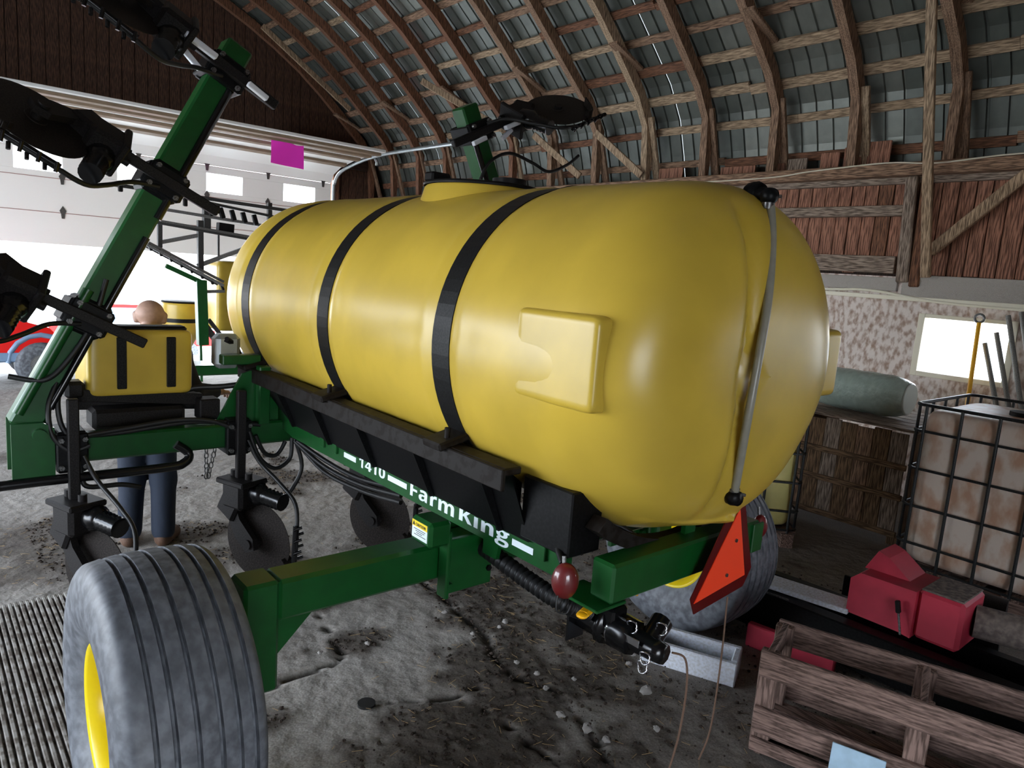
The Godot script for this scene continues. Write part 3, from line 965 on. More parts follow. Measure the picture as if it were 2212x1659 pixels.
func build_applicator():
	var A := thing("nutrient_applicator", "green trailed field applicator with a huge horizontal yellow tank", "farm implement", V(TX, 0, -2.4))
	var mb: MB
	# ---- tank
	var zs := -1.87
	var ze := -1.325
	var zf := -4.72
	var zfe := -5.12
	var rows := []
	var seg := 112
	var pr := []
	var front := superring(zf, zfe, 3.0, 14)
	front.reverse()
	for q in front: pr.append([q, false])
	var straps := [-4.52, -3.43, -2.36]
	var n := 90
	for i in range(1, n):
		var z := lerpf(zf, zs, float(i) / n)
		var r := 1.0
		for s in straps:
			r -= .012 * smoothstep(.098, .072, absf(z - s))
			r += .006 * exp(-pow((absf(z - s) - .125) / .022, 2))
		pr.append([Vector2(z, r), false])
	for q in superring(zs, ze, 3.7, 46): pr.append([q, true])
	for q in pr:
		var row := PackedVector3Array()
		for j in seg: row.append(tank_point(q[0].x, q[0].y, TAU * j / seg, q[1]))
		rows.append(row)
	mb = MB.new()
	mb.grid(rows)
	rounded_boss(mb, V(1.82, 1.775, -1.71), V(.172, .160, .20), .03)
	rounded_boss(mb, V(3.02, 1.755, -1.65), V(.172, .150, .20), .03)
	var tank := put(mb, "tank", M.tank_yellow, A)
	# filler neck and lid
	mb = MB.new()
	mb.lathe([Vector2(2.36, .34), Vector2(2.40, .325), Vector2(2.455, .31), Vector2(2.465, .30), Vector2(2.465, .30), Vector2(2.465, .001)], Transform3D(Basis(V(1, 0, 0), V(0, 0, -1), V(0, 1, 0)), V(TX, 0, -3.09)), 48)
	put(mb, "filler_neck", M.tank_yellow, tank)
	mb = MB.new()
	mb.lathe([Vector2(2.465, .315), Vector2(2.475, .318), Vector2(2.482, .31), Vector2(2.490, .15), Vector2(2.492, .001)], Transform3D(Basis(V(1, 0, 0), V(0, 0, -1), V(0, 1, 0)), V(TX, 0, -3.09)), 48)
	mb.box(V(TX - .22, 2.505, -3.2), V(.12, .05, .08), Basis(), .01)
	mb.cyl(V(TX + .1, 2.48, -3.0), V(TX + .1, 2.53, -3.0), .09, 20)
	put(mb, "lid", M.lid_black, tank)
	# straps
	for i in 3:
		mb = MB.new()
		var a0 := -deg_to_rad(38.0)
		var outer := []
		for k in 61:
			var a := lerpf(a0, PI - a0, k / 60.0)
			var row := PackedVector3Array()
			for q in [[-.060, -.010], [-.060, -.004], [.060, -.004], [.060, -.010]]:
				row.append(V(TX + (TA + q[1]) * cos(a), TY + (TB + q[1]) * sin(a), straps[i] + q[0]))
			outer.append(row)
		for k in 60:
			for j in 4:
				mb.quad(outer[k][j], outer[k + 1][j], outer[k + 1][(j + 1) % 4], outer[k][(j + 1) % 4])
		put(mb, "strap", M.strap, tank)
		for s in [-1, 1]:
			mb = MB.new()
			mb.box(V(TX + s * .675, 1.345, straps[i] + .005), V(.16, .035, .13), Basis(Vector3.BACK, s * -.25), .008)
			mb.cyl(V(TX + s * .69, 1.33, straps[i] + .03), V(TX + s * .69, 1.40, straps[i] + .03), .012, 6)
			put(mb, "strap_foot", M.cradle, tank)
	# sight tube with its elbows
	mb = MB.new()
	mb.tube(curve([at_z(1664, 436, -1.43), at_z(1668, 520, -1.37), at_z(1660, 640, -1.325), at_z(1641, 760, -1.305), at_z(1616, 900, -1.305), at_z(1591, 1040, -1.35), at_z(1585, 1066, -1.365)], 6), .0155, 12)
	put(mb, "sight_tube", M.clear_tube, tank)
	for e in [[at_z(1634, 421, -1.50), at_z(1661, 424, -1.43)], [at_z(1556, 1066, -1.43), at_z(1583, 1074, -1.365)]]:
		mb = MB.new()
		mb.lathe([Vector2(-.03, .001), Vector2(-.03, .045), Vector2(-.03, .045), Vector2(.0, .05), Vector2(.02, .042), Vector2(.02, .03), Vector2(.09, .028), Vector2(.09, .001)], MB.along(e[0], e[1] + V(0, 0, .02)), 12)
		mb.ball(e[1], V(.032, .032, .032))
		put(mb, "tube_elbow", M.black, tank)
		mb = MB.new()
		mb.cyl(e[1] + V(0, -.02 if e[0].y > 2 else .005, 0), e[1] + V(0, -.045 if e[0].y > 2 else .035, 0), .022, 12)
		mb.beam(e[1] + V(.0, 0 if e[0].y > 2 else .02, .0), e[1] + V(.05, .005, .02), .014, .012, Vector3.UP, .003)
		put(mb, "hose_clamp", M.steel, tank)
	# ---- cradle
	var cr := part("tank_cradle", A)
	for s in [-1, 1]:
		mb = MB.new()
		mb.beam(V(TX + s * .665, 1.315, -4.66), V(TX + s * .665, 1.315, -1.93), .085, .03, Vector3.UP, .006)
		mb.beam(V(TX + s * .71, 1.285, -4.66), V(TX + s * .71, 1.285, -1.93), .02, .085, Vector3.UP, .004)
		put(mb, "side_rail", M.cradle, cr)
		mb = MB.new()
		mb.quad(V(TX + s * .66, 1.30, -4.62), V(TX + s * .66, 1.30, -1.95), V(TX + s * .538, 1.003, -1.95), V(TX + s * .538, 1.003, -4.2))
		mb.quad(V(TX + s * .65, 1.30, -4.62), V(TX + s * .530, 1.003, -4.2), V(TX + s * .530, 1.003, -1.95), V(TX + s * .65, 1.30, -1.95))
		put(mb, "saddle_sheet", M.black, cr)
		for z in [-4.15, -3.66, -3.15, -2.62, -2.12]:
			mb = MB.new()
			mb.prism(PackedVector2Array([Vector2(s * .70, 1.29), Vector2(s * .45, 1.29), Vector2(s * .45, 1.0), Vector2(s * .56, 1.0)]), .012, Transform3D(Basis(), V(TX, 0, z)))
			put(mb, "gusset", M.black, cr)
	mb = MB.new()
	mb.box(V(1.895, 1.155, -1.84), V(.17, .25, .27), Basis(), .006)
	put(mb, "end_box", M.black, cr)
	mb = MB.new()
	mb.box(V(2.865, 1.155, -1.84), V(.17, .25, .27), Basis(), .006)
	put(mb, "end_box", M.black, cr)
	for z in [-1.665, -3.0, -4.4]:   # crescent bolsters under the tank
		mb = MB.new()
		var poly := PackedVector2Array()
		for k in 33:
			var a := lerpf(deg_to_rad(-128.0), deg_to_rad(-17.0), k / 32.0)
			poly.append(Vector2((TA + .004) * cos(a), (TB + .004) * sin(a)))
		for k in 33:
			var a := lerpf(deg_to_rad(-17.0), deg_to_rad(-128.0), k / 32.0)
			poly.append(Vector2((TA + .075) * cos(a), (TB + .06) * sin(a)))
		mb.prism(poly, .07, Transform3D(Basis(), V(TX, TY, z)))
		put(mb, "bolster", M.cradle, cr)
	# ---- frame
	var fr := part("frame", A)
	for s in [-1, 1]:
		mb = MB.new()
		var poly := PackedVector2Array([Vector2(-1.78, .915), Vector2(-1.78, 1.07), Vector2(-4.02, 1.07), Vector2(-4.30, 1.185), Vector2(-4.64, 1.185), Vector2(-4.64, .98), Vector2(-4.22, .912)])
		mb.prism(poly, .06, Transform3D(Basis(V(0, 0, 1), V(0, 1, 0), V(-1, 0, 0)), V(TX + s * .495, 0, 0)))
		put(mb, "side_rail", M.green, fr)
		for z in [-3.78, -3.62, -1.88]:
			mb = MB.new(); mb.box(V(TX + s * .53, 1.0, z), V(.022, .085, .05), Basis(), .003); put(mb, "lug", M.green, fr)
	mb = MB.new()
	mb.box(V(2.365, .975, -1.595), V(.97, .15, .11), Basis(), .010)
	mb.box(V(1.90, .885, -1.66), V(.16, .012, .22), Basis(), .003)
	put(mb, "rear_crossbar", M.green, fr)
	mb = MB.new()
	mb.prism(PackedVector2Array([Vector2(-.035, 0), Vector2(.035, 0), Vector2(.035, .05), Vector2(.02, .07), Vector2(-.02, .07), Vector2(-.035, .05)]), .02, Transform3D(Basis(), V(2.42, 1.05, -1.62)))
	put(mb, "hitch_lug", M.green, fr)
	mb = MB.new(); mb.box(V(2.82, .98, -1.535), V(.08, .13, .012), Basis(), .003); put(mb, "end_plate", M.green, fr)
	for z in [-1.98, -3.2]:
		mb = MB.new(); mb.box(V(2.38, 1.0, z), V(.94, .12, .1), Basis(), .008); put(mb, "crossmember", M.green, fr)
	mb = MB.new(); mb.box(V(2.60, .96, -1.60), V(.10, .16, .13), Basis(), .008); put(mb, "hitch_plate", M.cradle, fr)
	# lettering on the side rail
	var side := Basis(V(0, 0, 1), V(0, 1, 0), V(-1, 0, 0))
	var xf := TX - .5265
	for b in [[-3.523, -3.385, .96, .988], [-3.045, -2.865, .957, .985], [-2.062, -1.934, .954, .981]]:
		mb = MB.new()
		mb.box(V(xf, (b[2] + b[3]) / 2, (b[0] + b[1]) / 2), V(.002, b[3] - b[2], b[1] - b[0]), Basis(), 0)
		put(mb, "stripe_decal", M.decal_white, fr)
	text_on("1410", fr, "lettering", M.decal_white, V(xf, .979, -3.212), .275, .058, side)
	text_on("Farm", fr, "lettering", M.decal_white, V(xf, .974, -2.650), .365, .068, side)
	text_on("King", fr, "lettering", M.decal_white, V(xf, .9675, -2.255), .345, .088, side)
	# small yellow safety label near the front
	mb = MB.new(); mb.box(V(xf, 1.07, -4.235), V(.002, .062, .088), Basis(), 0); put(mb, "safety_label", M.decal_yellow, fr)
	mb = MB.new(); mb.box(V(xf - .0012, 1.058, -4.235), V(.002, .034, .07), Basis(), 0); put(mb, "safety_label_text", M.decal_dark, fr)
	# ---- axle
	var ax := part("axle", A)
	mb = MB.new(); mb.box(V(2.155, .80, -2.43), V(2.31, .16, .145), Basis(), .014); put(mb, "axle_beam", M.green, ax)
	for s in [[.935, -1.0], [3.30, 1.0]]:
		mb = MB.new()
		mb.box(V(s[0] - s[1] * .005, .667, -2.43), V(.13, .434, .149), Basis(), .012)
		mb.cyl(V(s[0], .52, -2.43), V(s[0] + s[1] * .17, .52, -2.4), .04, 14)
		put(mb, "axle_leg", M.green, ax)
		mb = MB.new()
		mb.prism(PackedVector2Array([Vector2(0, .72), Vector2(-s[1] * .16, .72), Vector2(-s[1] * .10, .66), Vector2(0, .56)]), .014, Transform3D(Basis(), V(s[0] - s[1] * .085, 0, -2.42)))
		put(mb, "leg_gusset", M.green, ax)
	for s in [-1, 1]:
		mb = MB.new()
		for z in [-2.335, -2.525]:
			mb = MB.new(); mb.box(V(TX + s * .545, .783, z), V(.28, .245, .025), Basis(), .004); put(mb, "axle_bracket", M.green, ax)
		mb = MB.new(); mb.box(V(TX + s * .675, .81, -2.31), V(.022, .30, .06), Basis(), .006); put(mb, "bracket_flange", M.green, ax)
		mb = MB.new(); mb.cyl(V(TX + s * .645, .70, -2.33), V(TX + s * .645, .70, -2.30), .018, 6); put(mb, "bolt", M.green, ax)
		mb = MB.new(); mb.cyl(V(TX + s * .425, .735, -2.33), V(TX + s * .425, .735, -2.312), .014, 6); put(mb, "bolt", M.black, ax)
		mb = MB.new(); mb.prism(PackedVector2Array([Vector2(-.055, .95), Vector2(.055, .95), Vector2(.035, .85), Vector2(-.055, .85)]), .02, Transform3D(Basis(V(0, 0, 1), V(0, 1, 0), V(-1, 0, 0)), V(TX + s * .51, 0, -2.2)))
		put(mb, "axle_lug", M.green, ax)
	mb = MB.new(); mb.box(V(1.655, .957, -2.355), V(.11, .11, .15), Basis(), .014); put(mb, "bumper_block", M.green, ax)
	mb = MB.new(); mb.box(V(1.599, .962, -2.357), V(.002, .075, .112), Basis(), 0); put(mb, "caution_label", M.decal_white, ax)
	mb = MB.new(); mb.box(V(1.598, .9865, -2.357), V(.002, .026, .112), Basis(), 0); put(mb, "caution_label_band", M.decal_yellow, ax)
	text_on("CAUTION", ax, "caution_lettering", M.decal_dark, V(1.5965, .985, -2.348), .072, .012, side, .001)
	mb = MB.new(); mb.prism(PackedVector2Array([Vector2(-.009, -.008), Vector2(.009, -.008), Vector2(0, .009)]), .001, Transform3D(side, V(1.5965, .986, -2.399)))
	for i in 4: mb.box(V(1.5975, .964 - i * .008, -2.357 + .004 * (i % 2)), V(.001, .0022, .085 - .02 * (i % 3)), Basis(), 0)
	put(mb, "caution_print", M.decal_dark, ax)
	wheel(A, .60, -2.40, -1.0)
	wheel(A, 3.58, -2.40, 1.0)
	# ---- lamps and the slow-moving-vehicle sign
	for q in [[V(1.765, .975, -1.665), V(.050, .068, .040), -.75], [V(2.955, .985, -1.60), V(.034, .055, .03), -.9]]:
		mb = MB.new()
		var lb := Basis(Vector3.UP, q[2])
		mb.ball(q[0], q[1], lb, 20)
		var lamp := put(mb, "tail_lamp", M.lens_red, A)
		mb = MB.new()
		mb.cyl(q[0] + V(0, .05, -.01), q[0] + V(.005, .085, -.02), .008, 8)
		put(mb, "bulb_stem", M.steel, lamp)
		mb = MB.new()
		mb.box(q[0] + V(.035 if q[0].x < 2 else -.05, -.03, -.05), V(.05, .06, .012), lb, .003)
		put(mb, "lamp_bracket", M.green, lamp)
	mb = MB.new()
	mb.prism(PackedVector2Array([Vector2(2.50, 1.20), Vector2(2.585, 1.195), Vector2(2.70, .888), Vector2(2.65, .815), Vector2(2.31, .78), Vector2(2.275, .85)]), .004, Transform3D(Basis(), V(0, 0, -1.478)))
	var smv := put(mb, "slow_vehicle_sign", M.sign_red, A)
	mb = MB.new()
	mb.prism(PackedVector2Array([Vector2(2.548, 1.175), Vector2(2.648, .868), Vector2(2.298, .828)]), .003, Transform3D(Basis(), V(0, 0, -1.474)))
	put(mb, "orange_triangle", M.sign_orange, smv)
	mb = MB.new()
	for q in [V(2.545, 1.04, -1.4735), V(2.505, .90, -1.4735)]: mb.cyl(q, q + V(0, 0, .006), .008, 8)
	mb.beam(V(2.53, .96, -1.49), V(2.53, 1.02, -1.56), .03, .02)
	put(mb, "sign_bolt", M.steel, smv)
	# ---- plumbing under the tail
	var pl := part("suction_valve", A)
	mb = MB.new()
	mb.lathe([Vector2(-.06, .001), Vector2(-.06, .055), Vector2(-.06, .055), Vector2(0, .055), Vector2(0, .07), Vector2(.11, .07), Vector2(.11, .085), Vector2(.14, .085), Vector2(.14, .06), Vector2(.17, .06), Vector2(.17, .075), Vector2(.26, .072), Vector2(.26, .05), Vector2(.36, .045), Vector2(.40, .04), Vector2(.40, .001)], MB.along(V(2.10, .69, -1.86), V(2.13, .67, -1.4)), 8)
	mb.box(V(2.10, .735, -1.72), V(.09, .09, .11), Basis(), .01)
	mb.cyl(V(2.14, .68, -1.55), V(2.24, .73, -1.57), .045, 12)
	mb.box(V(2.055, .64, -1.86), V(.10, .12, .012), Basis(), .004)
	put(mb, "valve_body", M.black_gloss, pl)
	mb = MB.new()
	for q in [V(2.08, .755, -1.80), V(2.05, .66, -1.80)]: mb.beam(q, q + V(.012, -.008, .17), .008, .008)
	mb.lathe([Vector2(0, .064), Vector2(0, .068), Vector2(.03, .068), Vector2(.03, .064)], MB.along(V(2.113, .681, -1.70), V(2.13, .67, -1.4)), 20)
	mb.box(V(2.06, .70, -1.58), V(.004, .03, .09), Basis(), .001)
	put(mb, "tie_rod", M.chrome, pl)
	for q in [V(2.055, .665, -1.50), V(2.17, .74, -1.52), V(2.09, .735, -1.60), V(2.10, .595, -1.54)]:
		mb = MB.new()
		var ring := []
		for k in 15: ring.append(q + V(.006 * sin(k), .024 * sin(TAU * k / 14), .024 * cos(TAU * k / 14)))
		mb.tube(ring, .0035, 6)
		put(mb, "camlock_ring", M.chrome, pl)
	mb = MB.new()
	mb.beam(V(1.80, .862, -1.60), V(1.97, .862, -1.66), .045, .022, Vector3.UP, .01)
	mb.ball(V(1.80, .862, -1.60), V(.022, .011, .022))
	put(mb, "valve_handle", M.handle_yellow, pl)
	mb = MB.new(); mb.cyl(V(2.16, .83, -1.66), V(2.175, .845, -1.66), .018, 8); put(mb, "valve_knob", M.handle_yellow, pl)
	# corrugated suction hose
	mb = MB.new()
	var path := curve([V(2.05, .84, -2.75), V(1.95, .835, -2.45), V(1.915, .83, -2.23), V(1.90, .815, -2.0), V(1.905, .80, -1.82), V(1.98, .76, -1.78), V(2.06, .72, -1.80)], 26)
	var rad := []
	for i in path.size(): rad.append([.029, .038, .039, .031][i % 4])
	mb.tube(path, rad, 12)
	put(mb, "corrugated_hose", M.hose, A)
	mb = MB.new()
	path = curve([V(1.77, 1.03, -1.69), V(1.85, 1.06, -1.80), V(1.95, 1.10, -1.82), V(2.1, 1.10, -1.74), V(2.17, 1.05, -1.67)], 10)
	rad = []
	for i in path.size(): rad.append(.013 if i % 2 else .0105)
	mb.tube(path, rad, 8)
	put(mb, "lamp_cable", M.hose, A)
	mb = MB.new()
	mb.tube(curve([V(1.73, .93, -1.66), V(1.72, .88, -1.65), V(1.75, .87, -1.63), V(1.76, .90, -1.62)], 5), .003, 5)
	put(mb, "lamp_wire", M.hose, A)
	# twine tied below
	mb = MB.new()
	mb.tube(curve([V(2.53, .80, -1.47), V(2.525, .55, -1.46), V(2.52, .30, -1.46), V(2.50, .18, -1.46), V(2.45, .10, -1.46)], 6), .004, 5)
	put(mb, "twine", mat("twine", Color(.44, .34, .28), .9), A)
	mb = MB.new()
	mb.tube(curve([V(2.17, .67, -1.46), V(2.22, .64, -1.43), V(2.25, .50, -1.43), V(2.25, .30, -1.44), V(2.22, .14, -1.45)], 6), .0045, 5)
	put(mb, "twine", M.twine, A)
	# ---- toolbar, wings and coulters
	var tb := part("toolbar", A)
	mb = MB.new(); mb.box(V(TX, .9175, -4.45), V(3.9, .145, .145), Basis(), .012); put(mb, "main_bar", M.green, tb)
	for s in [-1, 1]:
		for z in [-4.345, -4.555]:
			mb = MB.new()
			mb.prism(PackedVector2Array([Vector2(-.10, -.14), Vector2(.09, -.14), Vector2(.09, .12), Vector2(.04, .15), Vector2(-.10, .15)]), .022, Transform3D(Basis(), V(TX + s * 1.88, .94, z)))
			put(mb, "hinge_plate", M.green, tb)
		mb = MB.new(); mb.cyl(V(TX + s * 1.86, 1.03, -4.60), V(TX + s * 1.86, 1.03, -4.30), .032, 14); put(mb, "hinge_pin", M.green, tb)
		var wg := part("folded_wing", A)
		var a := V(TX - s * 1.0 * -1.92, 1.06, -4.45)
		var b := V(TX + s * .82, 3.22, -4.45)
		mb = MB.new(); mb.beam(a, b, .15, .145, V(0, 0, 1), .012); put(mb, "wing_bar", M.green, wg)
		mb = MB.new()
		var off := V(-s * .095, .055, .08)
		mb.tube([a + off + (b - a) * .02, a + off + (b - a) * .45], .02, 8)
		put(mb, "wing_pipe", M.black_gloss, wg)
		mb = MB.new()
		mb.cyl(a + off + (b - a) * .5, a + off + (b - a) * .88, .022, 10)
		put(mb, "wing_pipe", M.black_gloss, wg)
		mb = MB.new()
		var o2 := V(s * .06, .02, .10)
		mb.tube([a + o2 + (b - a) * .03, a + o2 + (b - a) * .33], .028, 8)
		put(mb, "wing_rail", M.green, wg)
		var ba := [at_z(400, 72, -4.2), at_z(468, 124, -4.2), at_z(536, 180, -4.2), at_z(577, 214, -4.2), at_z(395, 105, -4.3), at_z(432, 150, -4.3)]
		for k in 6:
			if s > 0: ba[k].x = 2 * TX - ba[k].x
		for q in [[ba[0], ba[1], .04], [ba[2], ba[3], .035], [ba[4], ba[5], .03]]:
			mb = MB.new()
			mb.beam(q[0], q[1], q[2], .03)
			put(mb, "adjusting_bar", M.zinc, wg)
		for f in [.27, .62, .92]:
			var c := coulter(wg, -s * .55)
			var dirv := (b - a).normalized()
			var down := V(s * dirv.y, -s * dirv.x * 1.0, 0).normalized()
			if down.y < 0: down = -down
			if signf(down.x) != s: down.x = -down.x
			var y := -down
			var zz := V(0, 0, 1)
			c.global_transform = Transform3D(Basis(y.cross(zz), y, zz), a.lerp(b, f))
			if f < .9:
				mb = MB.new()
				var pc := a.lerp(b, f)
				mb.box(pc, V(.19, .19, .2), Basis(y.cross(zz), y, zz), .015)
				put(mb, "clamp_block", M.black, wg)
	for x in [.67, 1.56, 2.42, 3.25, 4.1]:
		var c := coulter(A)
		c.global_position = V(x, .9175, -4.45)
	# saddle tank on the toolbar
	var st := part("saddle_tank", A)
	mb = MB.new()
	rounded_boss(mb, V(1.06, 1.365, -4.72), V(.285, .195, .20), .05)
	put(mb, "tank_body", M.tank_yellow, st)
	mb = MB.new(); mb.box(V(1.06, 1.563, -4.62), V(.52, .03, .12), Basis(), .012); put(mb, "tank_top_bar", M.lid_black, st)
	for x in [.95, 1.215]:
		mb = MB.new(); mb.box(V(x, 1.37, -4.512), V(.05, .30, .02), Basis(), .004); put(mb, "tank_strap", M.strap, st)
	mb = MB.new()
	mb.beam(V(.72, 1.19, -4.56), V(1.40, 1.13, -4.56), .06, .07)
	mb.beam(V(.74, 1.13, -4.72), V(1.42, 1.09, -4.72), .1, .1)
	mb.box(V(1.42, 1.08, -4.50), V(.12, .13, .12), Basis(), .008)
	mb.box(V(.72, 1.22, -4.58), V(.10, .10, .12), Basis(), .02)
	mb.box(V(1.05, 1.04, -4.62), V(.5, .12, .2), Basis(), .02)
	put(mb, "tank_frame", M.cast, st)
	# uprights at the front of the frame
	mb = MB.new()
	mb.box(V(1.715, 1.17, -4.36), V(.07, .37, .07), Basis(), .006)
	mb.box(V(1.80, 1.10, -4.48), V(.10, .26, .10), Basis(), .006)
	mb.prism(PackedVector2Array([Vector2(1.44, .99), Vector2(1.69, .99), Vector2(1.69, 1.33), Vector2(1.60, 1.30)]), .02, Transform3D(Basis(), V(0, 0, -4.42)))
	mb.box(V(1.62, 1.38, -4.5), V(.24, .06, .08), Basis(), .006)
	put(mb, "tower_upright", M.green, A)
	mb = MB.new(); mb.box(V(1.57, 1.42, -4.62), V(.16, .22, .12), Basis(), .03); put(mb, "pump_housing", M.galvanized, A)
	mb = MB.new(); mb.tube(curve([V(1.2, 1.15, -4.6), V(1.35, 1.2, -4.55), V(1.5, 1.21, -4.5), V(1.62, 1.23, -4.45)], 4), .018, 7); mb.tube(curve([V(1.55, 1.5, -4.55), V(1.63, 1.44, -4.6), V(1.7, 1.25, -4.62)], 5), .02, 7); put(mb, "pump_hose", M.hose, A)
	# long black bar below the toolbar, hoses and a chain
	mb = MB.new()
	mb.tube(curve([V(-.35, .74, -4.33), V(.36, .775, -4.33), V(1.10, .775, -4.33), V(1.24, .79, -4.34), V(1.27, .84, -4.36), V(1.20, .90, -4.37)], 5), .027, 9)
	put(mb, "feed_pipe", M.black_gloss, A)
	for h in [
			[V(.63, 1.33, -4.40), V(.57, 1.18, -4.36), V(.58, 1.02, -4.34), V(.66, .93, -4.33), V(.75, .95, -4.33)],
			[V(.70, 1.36, -4.42), V(.62, 1.24, -4.38), V(.62, 1.08, -4.35), V(.68, .96, -4.34)],
			[V(.70, .90, -4.34), V(.71, .78, -4.33), V(.74, .72, -4.32), V(.90, .71, -4.32), V(1.0, .68, -4.32)],
			[V(.40, 1.34, -4.36), V(.55, 1.32, -4.33), V(.66, 1.42, -4.34), V(.78, 1.62, -4.36), V(.85, 1.85, -4.37)],
			[V(.60, .99, -4.34), V(.9, 1.02, -4.35), V(1.2, 1.05, -4.35), V(1.40, 1.03, -4.34), V(1.55, .96, -4.33)],
			[V(.60, 1.0, -4.36), V(.9, 1.0, -4.36), V(1.3, 1.03, -4.36), V(1.7, .98, -4.36)],
			[V(1.62, .95, -4.33), V(1.68, .78, -4.31), V(1.78, .70, -4.30), V(1.88, .75, -4.31), V(1.90, .88, -4.33)],
			[V(1.66, .92, -4.33), V(1.72, .80, -4.33), V(1.80, .78, -4.33), V(1.86, .86, -4.34)],
			[V(1.90, .90, -4.3), V(1.95, .70, -4.28), V(1.88, .55, -4.27), V(1.80, .48, -4.27)],
			[V(1.88, .89, -4.2), V(1.98, .80, -4.0), V(2.05, .76, -3.7), V(2.1, .80, -3.3)],
			[V(1.88, .88, -4.24), V(1.98, .76, -4.03), V(2.06, .72, -3.7), V(2.1, .76, -3.3)],
			[V(1.90, .88, -4.28), V(1.99, .72, -4.06), V(2.07, .68, -3.7), V(2.1, .72, -3.3)]]:
		mb = MB.new()
		mb.tube(curve(h, 6), .014, 7)
		put(mb, "hydraulic_hose", M.hose, A)
	mb = MB.new()
	mb.tube(curve([at_z(1038, 388, -4.35), at_z(1058, 350, -4.35), at_z(1100, 331, -4.35), at_z(1150, 352, -4.35), at_z(1185, 371, -4.35), at_z(1225, 356, -4.35), at_z(1250, 336, -4.35)], 6), .013, 7)
	put(mb, "hydraulic_hose", M.hose, A)
	mb = MB.new()
	for strand in 2:
		for i in 6:
			var c := V(1.385 + .05 * strand * (1 - i / 7.0), .835 - i * .032, -4.40)
			var ring := []
			for k in 11:
				var a := TAU * k / 10
				ring.append(c + (V(.011 * cos(a), .02 * sin(a), 0) if i % 2 else V(.004 * cos(a), .02 * sin(a), .011 * cos(a))))
			mb.tube(ring, .0042, 5)
	put(mb, "chain", M.steel, A)

# ---------------------------------------------------------------- things along the window wall
func pixel_ray(u: float, v: float) -> Vector3:
	var b := Basis(Vector3.UP, deg_to_rad(-40.951)) * Basis(Vector3.RIGHT, deg_to_rad(-8.906)) * Basis(Vector3.BACK, deg_to_rad(4.266))
	return b * V((u - 1106.0) / 1540.0, -(v - 829.5) / 1540.0, -1.0)

func at_z(u: float, v: float, z: float) -> Vector3:
	var r := pixel_ray(u, v)
	return V(0, 2.05, 0) + r * (z / r.z)

func at_x(u: float, v: float, x: float) -> Vector3:
	var r := pixel_ray(u, v)
	return V(0, 2.05, 0) + r * (x / r.x)

func at_y(u: float, v: float, y: float) -> Vector3:
	var r := pixel_ray(u, v)
	return V(0, 2.05, 0) + r * ((y - 2.05) / r.y)

# origin at the floor, under the corner of the cage that faces the camera; the body runs +x and +z
func tote(label: String, bottle: Material, at: Vector3, turn: float, w: float, l: float, h: float) -> Node3D:
	var t := thing("bulk_tote", label, "tote", at, "caged bulk totes")
	t.rotation.y = turn
	var put_in := func(mb: MB, n: String, m: Material, p: Node3D): put(mb, n, m, p, Vector3.ZERO)
	var mb := MB.new()
	var c := V(w / 2, .155 + (h - .19) / 2, l / 2)
	var rows := []
	var sp := func(v: float, e: float): return signf(v) * pow(absf(v), e)
	for i in 25:
		var b := PI * i / 24
		var row := PackedVector3Array()
		for j in 48:
			var a := TAU * j / 48
			var s: float = sp.call(sin(b), .14)
			row.append(c + V(s * sp.call(cos(a), .2) * (w / 2 - .03), -sp.call(cos(b), .14) * (h - .19) / 2, s * sp.call(sin(a), .2) * (l / 2 - .03)))
		rows.append(row)
	mb.grid(rows, true, true)
	put_in.call(mb, "bottle", bottle, t)
	mb = MB.new(); mb.lathe([Vector2(h - .06, .10), Vector2(h - .005, .10), Vector2(h - .005, .10), Vector2(h, .001)], Transform3D(Basis(V(1, 0, 0), V(0, 0, -1), V(0, 1, 0)), V(w / 2, 0, l / 2)), 20)
	put_in.call(mb, "fill_cap", M.lid_black, t)
	var cage := part("cage", t)
	var ys := [.155]
	for k in 4: ys.append(.31 + k * (h - .50) / 3.0)
	ys.append(h)
	for y in ys:
		var ring := []
		for q in [V(.04, 0, 0), V(w - .04, 0, 0), V(w, 0, .04), V(w, 0, l - .04), V(w - .04, 0, l), V(.04, 0, l), V(0, 0, l - .04), V(0, 0, .04), V(.04, 0, 0)]: ring.append(q + V(0, y, 0))
		mb = MB.new(); mb.tube(ring, .010 if y < h else .013, 6); put_in.call(mb, "cage_ring", M.cage, cage)
	for k in 5:
		for e in [[V(0, 0, .07 + k * (l - .14) / 4), 0], [V(w, 0, .07 + k * (l - .14) / 4), 0], [V(.07 + k * (w - .14) / 4, 0, 0), 0], [V(.07 + k * (w - .14) / 4, 0, l), 0]]:
			mb = MB.new(); mb.tube([e[0] + V(0, .13, 0), e[0] + V(0, h, 0)], .0115, 6); put_in.call(mb, "cage_bar", M.cage, cage)
	var pal := part("pallet", t)
	for k in 5:
		mb = MB.new(); mb.box(V(w / 2, .135, .06 + k * (l - .12) / 4), V(w, .025, .11), Basis(), .003); put_in.call(mb, "deck_board", M.crate_x, pal)
	for k in 3:
		mb = MB.new(); mb.box(V(.06 + k * (w - .12) / 2, .062, l / 2), V(.10, .12, l), Basis(), .004); put_in.call(mb, "stringer", M.crate_z, pal)
	return t

